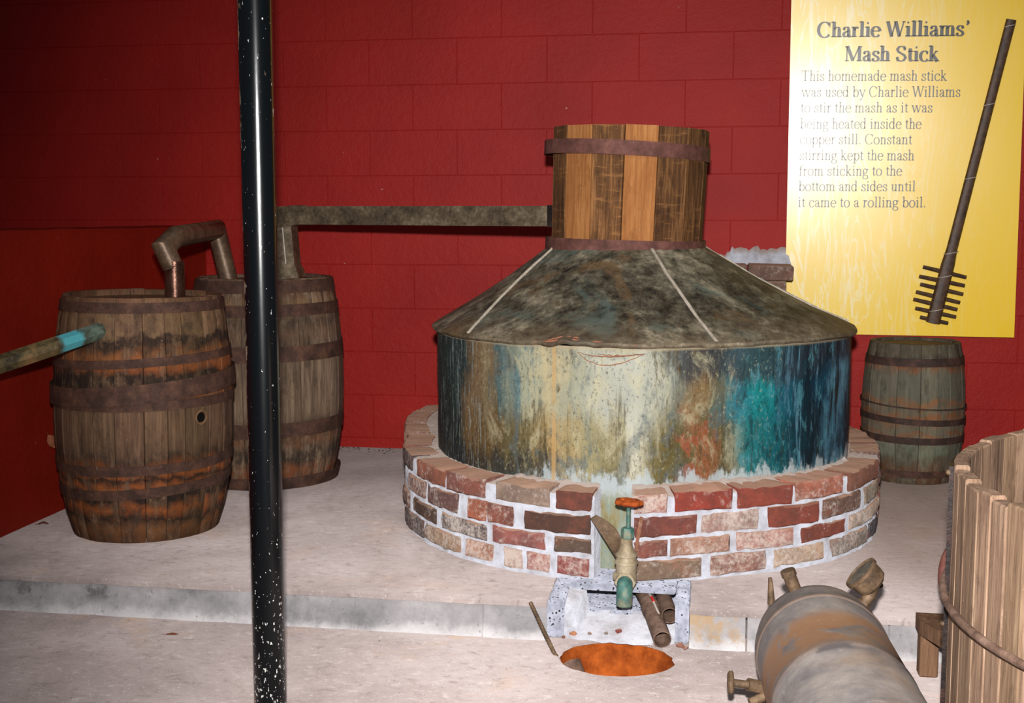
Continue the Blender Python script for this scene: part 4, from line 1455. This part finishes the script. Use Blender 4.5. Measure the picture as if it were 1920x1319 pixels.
# lettering: strokes with broad-pen contrast, built as flat print on the board
class Pen:
    def __init__(s, thick, thin):
        s.k, s.t = thick, thin
        s.v, s.f = [], []

    def path(s, pts, full=False):
        n = len(pts)
        b = len(s.v)
        for i in range(n):
            p, q = pts[max(0, i - 1)], pts[min(n - 1, i + 1)]
            dx, dy = q[0] - p[0], q[1] - p[1]
            L = math.hypot(dx, dy) or 1
            wd = s.t + (s.k - s.t) * (abs(dy) / L) ** 1.4
            if full is not False: wd = full
            s.v.append((pts[i][0] - dy / L * wd / 2, pts[i][1] + dx / L * wd / 2))
            s.v.append((pts[i][0] + dy / L * wd / 2, pts[i][1] - dx / L * wd / 2))
        for i in range(n - 1):
            a = b + 2 * i
            s.f.append((a, a + 1, a + 3, a + 2))

    def arc(s, cx, cy, rx, ry, a0, a1, n=14):
        s.path([(cx + rx * math.cos(R(a0 + (a1 - a0) * i / n)), cy + ry * math.sin(R(a0 + (a1 - a0) * i / n))) for i in range(n + 1)])

    def bar(s, x0, x1, y, h=None):
        s.path([(x0, y), (x1, y)], h or s.t * 1.15)

    def stem(s, x, y0, y1, foot=True, head=0):
        s.path([(x, y0), (x, y1)], s.k)
        e = s.k * 0.5 + 0.055
        if foot: s.bar(x - e, x + e, y0 + s.t * 0.55)
        if head == 1:
            s.path([(x - e, y1 - 0.035), (x, y1 - 0.012)], s.t * 1.3)
        if head == 2: s.bar(x - e, x + e, y1 - s.t * 0.55)

    def dot(s, x, y, r):
        b = len(s.v)
        for i in range(10): s.v.append((x + r * math.cos(2 * PI * i / 10), y + r * math.sin(2 * PI * i / 10)))
        s.f.append(tuple(range(b, b + 10)))

    def diag(s, x0, y0, x1, y1, wd):
        s.path([(x0, y0), (x1, y1)], wd)


XH, CAPH, ASC, DES = 0.45, 0.66, 0.68, -0.21


def glyph(p, ch):
    k, t = p.k, p.t
    h = k / 2
    if ch == ' ': return 0.25
    if ch == '.':
        p.dot(0.11, 0.045, 0.05); return 0.25
    if ch == '’':
        p.dot(0.15, 0.61, 0.062)
        p.path([(0.185, 0.61), (0.185, 0.55), (0.10, 0.47)], t * 2.2); return 0.30
    if ch == 'i':
        p.stem(0.14, 0, XH, True, 1); p.dot(0.13, 0.60, 0.052); return 0.28
    if ch == 'l':
        p.stem(0.14, 0, ASC, True, 1); return 0.28
    if ch in 'hnm' or ch == 'k' or ch == 'r':
        p.stem(0.13, 0, ASC if ch in 'hk' else XH, True, 1)
        if ch in 'hn':
            p.path([(0.13, 0.34), (0.20, 0.41), (0.29, 0.44), (0.355, 0.41), (0.38, 0.33)]); p.stem(0.38, 0, 0.34); return 0.51
        if ch == 'm':
            for q in (0.13, 0.38):
                p.path([(q, 0.34), (q + 0.07, 0.41), (q + 0.16, 0.44), (q + 0.225, 0.41), (q + 0.25, 0.33)]); p.stem(q + 0.25, 0, 0.34)
            return 0.77
        if ch == 'k':
            p.diag(0.14, 0.19, 0.36, 0.43, t * 1.5); p.diag(0.20, 0.27, 0.42, 0.0, k); p.bar(0.29, 0.44, XH - t * 0.5); p.bar(0.33, 0.52, t * 0.5); return 0.52
        p.path([(0.13, 0.30), (0.19, 0.40), (0.27, 0.43)]); p.dot(0.30, 0.405, 0.05); return 0.36
    if ch == 'u':
        p.path([(0.13, XH), (0.13, 0.11)], k); p.path([(0.13, 0.12), (0.155, 0.04), (0.22, 0.012), (0.30, 0.04), (0.38, 0.11)]); p.path([(0.38, XH), (0.38, 0.0)], k)
        p.bar(0.03, 0.13, XH - t / 2); p.bar(0.28, 0.38, XH - t / 2); p.bar(0.38, 0.47, t * 0.55); return 0.51
    if ch == 'o':
        p.arc(0.25, 0.22, 0.195, 0.222, 0, 360, 24); return 0.50
    if ch == 'c':
        p.arc(0.25, 0.22, 0.19, 0.222, 40, 325, 20); p.dot(0.37, 0.345, 0.048); return 0.44
    if ch == 'e':
        p.arc(0.24, 0.22, 0.185, 0.222, 5, 325, 22); p.bar(0.07, 0.42, 0.25); return 0.46
    if ch == 'a':
        p.path([(0.32, 0.33), (0.32, 0.08)], k); p.path([(0.09, 0.33), (0.12, 0.41), (0.20, 0.435), (0.28, 0.42), (0.32, 0.33)]); p.dot(0.095, 0.34, 0.047)
        p.path([(0.32, 0.27), (0.16, 0.215), (0.085, 0.15), (0.085, 0.09), (0.12, 0.03), (0.19, 0.015), (0.27, 0.05), (0.32, 0.10)]); p.path([(0.32, 0.09), (0.345, 0.02), (0.39, 0.015), (0.44, 0.05)]); return 0.45
    if ch == 'd':
        p.arc(0.23, 0.22, 0.175, 0.222, 20, 340, 20); p.stem(0.37, 0, ASC, False, 1); p.bar(0.37, 0.47, t * 0.55); return 0.51
    if ch == 'b':
        p.arc(0.28, 0.22, 0.175, 0.222, -160, 160, 20); p.stem(0.13, 0, ASC, False, 1); return 0.51
    if ch == 'p':
        p.arc(0.28, 0.22, 0.175, 0.222, -160, 160, 20); p.stem(0.13, DES, XH, True, 1); return 0.51
    if ch == 'g':
        p.arc(0.22, 0.30, 0.14, 0.145, 0, 360, 18); p.path([(0.14, 0.18), (0.09, 0.11), (0.13, 0.055), (0.30, 0.035), (0.41, -0.01), (0.43, -0.08)]); p.arc(0.245, -0.09, 0.185, 0.115, 5, -185, 16)
        p.path([(0.06, -0.08), (0.09, -0.02), (0.15, 0.04)]); p.path([(0.32, 0.40), (0.46, 0.41)], t * 1.8); return 0.48
    if ch == 's':
        p.path([(0.32, 0.32), (0.30, 0.40), (0.21, 0.44), (0.11, 0.41), (0.075, 0.335), (0.12, 0.27), (0.22, 0.22), (0.31, 0.165), (0.33, 0.10), (0.29, 0.03), (0.19, 0.005), (0.09, 0.03), (0.06, 0.13)])
        p.path([(0.32, 0.30), (0.32, 0.44)], t); p.path([(0.06, 0.15), (0.06, 0.01)], t); return 0.39
    if ch == 't':
        p.path([(0.14, 0.56), (0.14, 0.11)], k); p.bar(0.03, 0.28, XH - t * 0.4, t * 1.3); p.path([(0.14, 0.12), (0.16, 0.03), (0.21, 0.012), (0.28, 0.06)]); return 0.30
    if ch == 'f':
        p.stem(0.14, 0, 0.56, True); p.path([(0.14, 0.54), (0.17, 0.64), (0.24, 0.67), (0.31, 0.65)]); p.dot(0.32, 0.62, 0.045); p.bar(0.03, 0.29, XH - t * 0.4, t * 1.3); return 0.33
    if ch == 'w' or ch == 'W':
        H_ = XH if ch == 'w' else CAPH
        s_ = 0.74 if ch == 'w' else 0.94
        x = [0.06 * s_ / 0.74 + q * s_ for q in (0.0, 0.21, 0.39, 0.60, 0.80)]
        p.diag(x[0], H_, x[1], 0, k); p.diag(x[1], 0, x[2], H_, t * 1.5); p.diag(x[2], H_, x[3], 0, k); p.diag(x[3], 0, x[4], H_, t * 1.5)
        for q in (0, 2, 4): p.bar(x[q] - 0.085, x[q] + 0.085, H_ - t * 0.5)
        return x[4] + 0.07
    if ch == 'y':
        p.diag(0.07, XH, 0.27, 0.02, k); p.path([(0.43, XH), (0.25, -0.06), (0.19, -0.17), (0.11, -0.19)], t * 1.5); p.dot(0.09, -0.165, 0.042)
        p.bar(0.0, 0.17, XH - t / 2); p.bar(0.34, 0.50, XH - t / 2); return 0.50
    if ch == 'T':
        p.stem(0.31, 0, CAPH, True); p.bar(0.03, 0.59, CAPH - t * 0.6, t * 1.3); p.path([(0.035, CAPH), (0.035, 0.50)], t * 1.1); p.path([(0.585, CAPH), (0.585, 0.50)], t * 1.1); return 0.62
    if ch == 'C':
        p.arc(0.34, 0.33, 0.29, 0.335, 38, 322, 24); p.path([(0.585, 0.66), (0.585, 0.44)], t * 1.2); return 0.66
    if ch == 'S':
        p.path([(0.44, 0.50), (0.40, 0.60), (0.28, 0.655), (0.15, 0.62), (0.085, 0.52), (0.12, 0.42), (0.27, 0.34), (0.42, 0.26), (0.47, 0.16), (0.41, 0.05), (0.27, 0.003), (0.13, 0.04), (0.07, 0.18)])
        p.path([(0.44, 0.46), (0.44, 0.66)], t); p.path([(0.07, 0.20), (0.07, 0.0)], t); return 0.55
    if ch == 'M':
        p.path([(0.13, 0), (0.13, CAPH)], t * 1.4); p.diag(0.15, CAPH, 0.43, 0.02, k); p.diag(0.43, 0.02, 0.72, CAPH, t * 1.5); p.stem(0.74, 0, CAPH, True); p.bar(0.04, 0.24, t * 0.5)
        p.bar(0.03, 0.19, CAPH - t / 2); p.bar(0.70, 0.86, CAPH - t / 2); return 0.88
    return 0.3


def text_line(txt, x0, x1, z, zr, capz, thick, thin, mat, name):
    p = Pen(thick, thin)
    V, Fq = [], []
    adv = 0.0
    for ch in txt:
        p.v, p.f = [], []
        wd = glyph(p, ch)
        b = len(V)
        V += [(q[0] + adv, q[1]) for q in p.v]
        Fq += [tuple(i + b for i in q) for q in p.f]
        adv += wd
    lo, hi = min(q[0] for q in V), max(q[0] for q in V)
    sx = (x1 - x0) / (hi - lo)
    sy = capz / CAPH
    out = []
    for q in V:
        f = (q[0] - lo) / (hi - lo)
        out.append((x0 + (q[0] - lo) * sx, -0.0032, z + (zr - z) * f + q[1] * sy))
    # faces towards the viewer
    ff = []
    for q in Fq:
        a = sum(out[q[i]][0] * out[q[(i + 1) % len(q)]][2] - out[q[(i + 1) % len(q)]][0] * out[q[i]][2] for i in range(len(q)))
        ff.append(q if a > 0 else q[::-1])
    return MB().add(out, ff).build(name, mat, sign)


text_line('Charlie Williams’', -0.554, 0.096, 1.951, 1.938, 0.066, 0.165, 0.044, INK_D, 'heading_line')
text_line('Mash Stick', -0.429, -0.024, 1.843, 1.832, 0.066, 0.165, 0.044, INK_D, 'heading_line')
LN = [('This homemade mash stick', 0.012, 1.761, 1.747), ('was used by Charlie Williams', 0.071, 1.690, 1.676), ('to stir the mash as it was', -0.044, 1.620, 1.610), ('being heated inside the', -0.087, 1.548, 1.539),
      ('copper still. Constant', -0.125, 1.478, 1.471), ('stirring kept the mash', -0.114, 1.406, 1.400), ('from sticking to the', -0.162, 1.335, 1.332), ('bottom and sides until', -0.104, 1.265, 1.262), ('it came to a rolling boil.', -0.058, 1.192, 1.190)]
for (tx, xe, z0, z1) in LN:
    text_line(tx, -0.616, xe, z0, z1, 0.046, 0.096, 0.036, INK, 'text_line')

mst = thing('mash_stick', 'long dark wooden stick with seven crosspieces wired to the yellow sign', 'stick', (0.993, 5.815, 0.008), (R(2.8), 0, TH))
mst.scale = (0.993, 0.993, 0.993)
a, b = Vector((0.263, -0.026, 1.999)), Vector((-0.006, -0.026, 0.668))
bm = MB().tube([a, a.lerp(b, 0.3), a.lerp(b, 0.75), a.lerp(b, 0.80), b], [0.0215, 0.0215, 0.024, 0.030, 0.031], 8)
bm.v = [(p[0], -0.026 + (p[1] + 0.026) * 0.72, p[2]) for p in bm.v]
bm.build('shaft', STICKW, mst, 40)
for (x0, z0, x1, z1) in ((-0.058, 0.922, 0.130, 0.876), (-0.073, 0.879, 0.125, 0.838), (-0.067, 0.843, 0.120, 0.799), (-0.084, 0.808, 0.108, 0.761), (-0.094, 0.774, 0.098, 0.729), (-0.084, 0.733, 0.094, 0.695), (-0.062, 0.692, 0.061, 0.666)):
    p0, p1 = Vector((x0, -0.018, z0)), Vector((x1, -0.018, z1))
    MB().tube([p0, p0.lerp(p1, 0.5), p1], [0.0085, 0.0105, 0.0085], 8).build('crosspiece', STICKW, mst, 40)
for f in (0.02, 0.27, 0.51, 0.76, 0.84, 0.955):
    q = a.lerp(b, f)
    rr = 0.024 if f < 0.7 else 0.031
    MB().ring(rr, 0.0016, 24, 5, Matrix.Translation(q) @ Matrix.Rotation(R(-11.4), 4, 'Y') @ Matrix.Diagonal((1, 0.78, 1, 1))).build('wire_tie', WIRE, mst, 60)

# ------------------------------------------------------------------ steel tank lying in front of the step
ax = Vector((-0.06, 1.0, 0.0)).normalized()
tank = thing('steel_tank', 'dull grey steel cylinder tank with brown stains lying below the step', 'tank', (0.283, 3.14, 0.052), (0, 0, math.atan2(0.06, 1.0)))
RT = 0.165
rotY = Matrix.Rotation(R(-90), 4, 'X')      # lathe z -> +y
prof = [(RT, -1.25), (RT, -0.6), (RT, -0.30), (RT, -0.21)]
MB().lathe([(RT * 0.6, -1.36), (RT * 0.9, -1.31), (RT, -1.25), (RT, -0.9), (RT, -0.6), (RT, -0.458), (RT + 0.0014, -0.452), (RT + 0.0014, -0.436), (RT - 0.001, -0.430), (RT - 0.001, -0.25), (RT - 0.001, -0.11)], 64, rotY, cap=False).build('shell', TANK, tank, 30)
MB().lathe([(RT - 0.001, -0.11), (RT + 0.0014, -0.105), (RT + 0.0014, -0.094), (RT - 0.001, -0.088), (RT - 0.002, -0.03), (RT - 0.009, 0.01), (RT - 0.028, 0.040), (RT - 0.07, 0.066), (0.04, 0.078), (0.0, 0.08)], 64, rotY).build('dome_end', TANK, tank, 40)
# gauge on an elbow, upper right
g = MB().tube([(0.095, -0.02, 0.098), (0.112, -0.02, 0.124)], 0.017, 6)
g.build('elbow_nut', BRASS, tank)
g2 = MB().tube([(0.110, -0.02, 0.120), (0.122, -0.016, 0.142), (0.130, -0.010, 0.165)], [0.012, 0.017, 0.017], 14)
g2.build('gauge_stem', BRASS, tank, 40)
gm = Matrix.Translation((0.112, -0.008, 0.186)) @ Vector((-0.72, 0.02, 0.66)).to_track_quat('Z', 'Y').to_matrix().to_4x4()
ga = MB().lathe([(0.0, -0.034), (0.030, -0.034), (0.040, -0.026), (0.043, -0.010), (0.044, 0.008), (0.049, 0.010), (0.049, 0.018), (0.044, 0.020), (0.043, 0.014)], 32, gm).build('pressure_gauge', BRASS, tank, 35)
ga['label'] = 'round pressure gauge tilted on a brass elbow'
MB().lathe([(0.043, 0.0145), (0.0, 0.0145)], 32, gm).build('gauge_glass', GLASSY, ga)
# nipples on the far end, left
MB().tube([(-0.062, 0.0, 0.145), (-0.078, 0.0, 0.185)], [0.017, 0.017], 14).build('capped_nipple', BRASS, tank, 40)
MB().tube([(-0.076, 0.0, 0.180), (-0.082, 0.0, 0.196)], [0.020, 0.019], 8).build('nipple_cap', BRASS, tank, 40)
MB().tube([(-0.118, 0.02, 0.098), (-0.121, 0.02, 0.15), (-0.123, 0.02, 0.168)], [0.010, 0.007, 0.005], 10).build('bleed_pin', BRASS, tank, 40)
# drain cock on the left side
MB().tube([(-0.155, -0.19, -0.045), (-0.195, -0.20, -0.035)], 0.016, 12).build('cock_neck', BRASS, tank, 40)
MB().tube([(-0.190, -0.20, -0.036), (-0.232, -0.205, -0.030)], 0.010, 10).build('cock_stem', BRASS, tank, 40)
hm = Matrix.Translation((-0.236, -0.205, -0.030)) @ Matrix.Rotation(R(90), 4, 'Y')
m_ = MB().lathe([(0.0, -0.007), (0.026, -0.007), (0.031, -0.003), (0.031, 0.003), (0.026, 0.007), (0.0, 0.007)], 6, hm)
m_.build('cock_handle', BRASS, tank)
MB().tube([(-0.150, -0.20, -0.062), (-0.19, -0.215, -0.075)], 0.012, 10).build('cock_outlet', BRASS, tank, 40)

# ------------------------------------------------------------------ wooden tub, front right
tub = thing('wooden_tub', 'big open wooden tub of pale weathered staves with an iron rod hoop', 'tub', (1.287, 2.50, ZL))
TR, THt = 0.795, 0.752
nst = 76
rg = random.Random(4)
a = 0
wl = [rg.choice([0.9, 1.0, 1.15]) for _ in range(nst)]
un = 2 * PI / sum(wl)
tm = {}
for i, wd in enumerate(wl):
    da = wd * un
    if wd not in tm:
        m_ = MB()
        g = 0.0010
        vs, fs = [], []
        for q, z in enumerate((0.0, 0.25, 0.5, 0.71, 0.748, THt)):
            e_ = 0.004 if q == 5 else 0.0
            for (an, rr) in ((-da / 2 + g, TR - 0.03 + e_), (-da / 2 + g, TR - 0.003 - e_), (-da / 2 + g + 0.004, TR - e_), (da / 2 - g - 0.004, TR - e_), (da / 2 - g, TR - 0.003 - e_), (da / 2 - g, TR - 0.03 + e_)):
                vs.append((rr * math.cos(an), rr * math.sin(an), z))
        for q in range(5):
            for j in range(6):
                j2 = (j + 1) % 6
                fs.append((q * 6 + j, q * 6 + j2, (q + 1) * 6 + j2, (q + 1) * 6 + j))
        fs += [tuple(range(6))[::-1], tuple(30 + j for j in range(6))]
        tm[wd] = m_.add(vs, fs).mesh('stave', TUBW)
    k = rg.uniform(0.55, 0.95)
    link('stave', tm[wd], tub, (0, 0, rg.uniform(-0.006, 0.004)), (0, 0, a + da / 2), (k, k * 0.97, k * rg.uniform(0.86, 0.95), 1))
    a += da
MB().lathe([(0.0, 0.05), (TR - 0.031, 0.05)], 40).build('bottom_board', TUBW, tub, None, (0, 0, 0), (0, 0, 0), (0.6, 0.55, 0.5, 1))
MB().ring(TR + 0.0085, 0.0085, 96, 10, Matrix.Translation((-0.004, 0.0, 0.512)) @ Matrix.Rotation(R(-2.0), 4, 'Y')).build('hoop', RUSTPIPE, tub, 60)['label'] = 'round iron rod hoop'
ua = R(169)
ux, uy = math.cos(ua), math.sin(ua)
m_ = MB().box((-0.004, -0.04, 0.0), (0.007, 0.004, 0.742), Matrix.Translation((ux * (TR + 0.002), uy * (TR + 0.002), 0)) @ Matrix.Rotation(ua, 4, 'Z'))
m_.build('iron_upright', DARKIRON, tub)['label'] = 'dark iron strap standing against the staves'
for z in (0.728, 0.40):
    MB().lathe([(0.0, 0.009), (0.005, 0.007), (0.006, 0.004), (0.006, 0.0)], 10, Matrix.Translation((ux * (TR + 0.007), uy * (TR + 0.007), z)) @ Matrix.Rotation(ua, 4, 'Z') @ Matrix.Rotation(R(90), 4, 'Y')).build('bolt', BRASS, tub, 50)

# ------------------------------------------------------------------ hand mill behind the tub
mill = thing('hand_mill', 'iron wheel on a brown wooden bench between tub and step', 'mill', (0.72, 3.36, ZL))
MB().add([(-0.145, 0.10, 0.125), (0.06, 0.10, 0.125), (0.04, -0.19, 0.125), (-0.055, -0.19, 0.125), (-0.145, 0.03, 0.125),
          (-0.145, 0.10, 0.165), (0.06, 0.10, 0.165), (0.04, -0.19, 0.165), (-0.055, -0.19, 0.165), (-0.145, 0.03, 0.165)],
         [(0, 1, 2, 3, 4), (9, 8, 7, 6, 5), (0, 5, 6, 1), (1, 6, 7, 2), (2, 7, 8, 3), (3, 8, 9, 4), (4, 9, 5, 0)]).build('bench_top', MILLW, mill, None, (0, 0, 0), (0, 0, 0), (0.8, 0.8, 0.8, 1))
for (x, y) in ((-0.115, 0.065), (0.03, 0.065), (0.012, -0.15)):
    MB().cbox((x - 0.025, y - 0.025, 0.0), (x + 0.025, y + 0.025, 0.124), 0.004).build('leg', MILLW, mill, None, (0, 0, 0), (0, 0, 0), (0.9, 0.9, 0.9, 1))
wm = Matrix.Translation((0.035, -0.06, 0.318)) @ Matrix.Rotation(R(82), 4, 'X')
wh = MB().ring(0.142, 0.0125, 56, 10, wm)
wh.build('wheel_rim', REDIRON, mill, 60)
hb = MB().lathe([(0.0, -0.03), (0.024, -0.03), (0.028, 0.03), (0.0, 0.03)], 18, wm)
hb.build('hub', REDIRON, mill, 40)
for i in range(4):
    aa = PI / 2 * i + 0.5
    MB().tube([wm @ Vector((0.02 * math.cos(aa), 0.02 * math.sin(aa), 0)), wm @ Vector((0.138 * math.cos(aa), 0.138 * math.sin(aa), 0))], 0.009, 8).build('spoke', REDIRON, mill, 50)
MB().cbox((0.01, -0.03, 0.165), (0.06, 0.02, 0.335), 0.005).build('bearing_post', DARKIRON, mill)

# ------------------------------------------------------------------ leaves, chips, grit
def leaf(label, loc, rot, L, Wd, curl, lobes=0):
    vs, fs = [], []
    n = 8
    for i in range(n + 1):
        t = i / n
        wd = Wd * math.sin(PI * min(1, t * 0.96 + 0.03)) ** 0.8
        zc_ = curl * math.sin(PI * t)
        for s_ in (-1, 0, 1):
            vs.append(((t - 0.5) * L, s_ * wd, zc_ + abs(s_) * curl * 0.5 + 0.001 + 0.002 * nz(t * 6, s_)))
    n0 = len(vs)
    vs += [(p[0], p[1], p[2] - 0.0006) for p in vs]
    for i in range(n):
        for j in range(2):
            a = i * 3 + j
            fs.append((a, a + 3, a + 4, a + 1))
            fs.append((a + n0, a + 1 + n0, a + 4 + n0, a + 3 + n0))
    m_ = MB().add(vs, fs)
    m_.tube([(-0.5 * L - 0.012, 0, 0.002), (-0.5 * L + 0.01, 0, 0.002)], 0.0008, 5)
    return tag(m_.build('dry_leaf', LEAF, None, 60, loc, rot), label, 'leaf')


leaf('curled brown leaf stuck to the red side wall beside the left barrel', (-2.487, 4.29, 0.29), (R(90), R(62), R(35)), 0.06, 0.019, 0.006)
leaf('small curled brown leaf on the platform at the foot of the side wall', (-2.452, 4.14, 0.003), (0, 0, R(10)), 0.04, 0.010, 0.006)
leaf('flat reddish leaf alone on the lower floor left of the post', (-1.60, 3.39, ZL + 0.001), (0, 0, R(10)), 0.038, 0.008, 0.002)
tag(MB().tube([(-0.018, 0, 0.008), (0.0, 0.001, 0.009), (0.018, 0.002, 0.008)], [0.007, 0.006, 0.007], 8).build('bolt', DARKIRON, None, 50, (0.52, 3.84, 0), (0, 0, R(25))), 'small dark bolt on the platform right of the gauge', 'bolt')
tag(MB().lathe([(0.0, 0.0), (0.018, 0.003), (0.022, 0.012), (0.014, 0.024), (0.0, 0.027)], 9).jitter(0.006, 60).build('stone_chip', TANKWHITE, None, 60, (0.515, 2.93, ZL), (0, 0, 0)), 'pale chalky stone chip on the floor right of the tank', 'stone')
# grit blown against the foot of the back wall
m_ = MB()
rg = random.Random(2)
for i in range(90):
    x = rg.uniform(-1.85, -1.28)
    y = YW - 0.012 - abs(rg.gauss(0, 0.06))
    s_ = rg.uniform(0.002, 0.006)
    m_.lathe([(0.0, 0.0), (s_, 0.001), (s_ * 0.6, s_ * 0.7), (0.0, s_ * 0.8)], 5, Matrix.Translation((x, y, 0.0)))
tag(m_.build('floor_grit', GRIT), 'dark grit scattered on the platform along the back wall', 'grit', None, 'stuff')
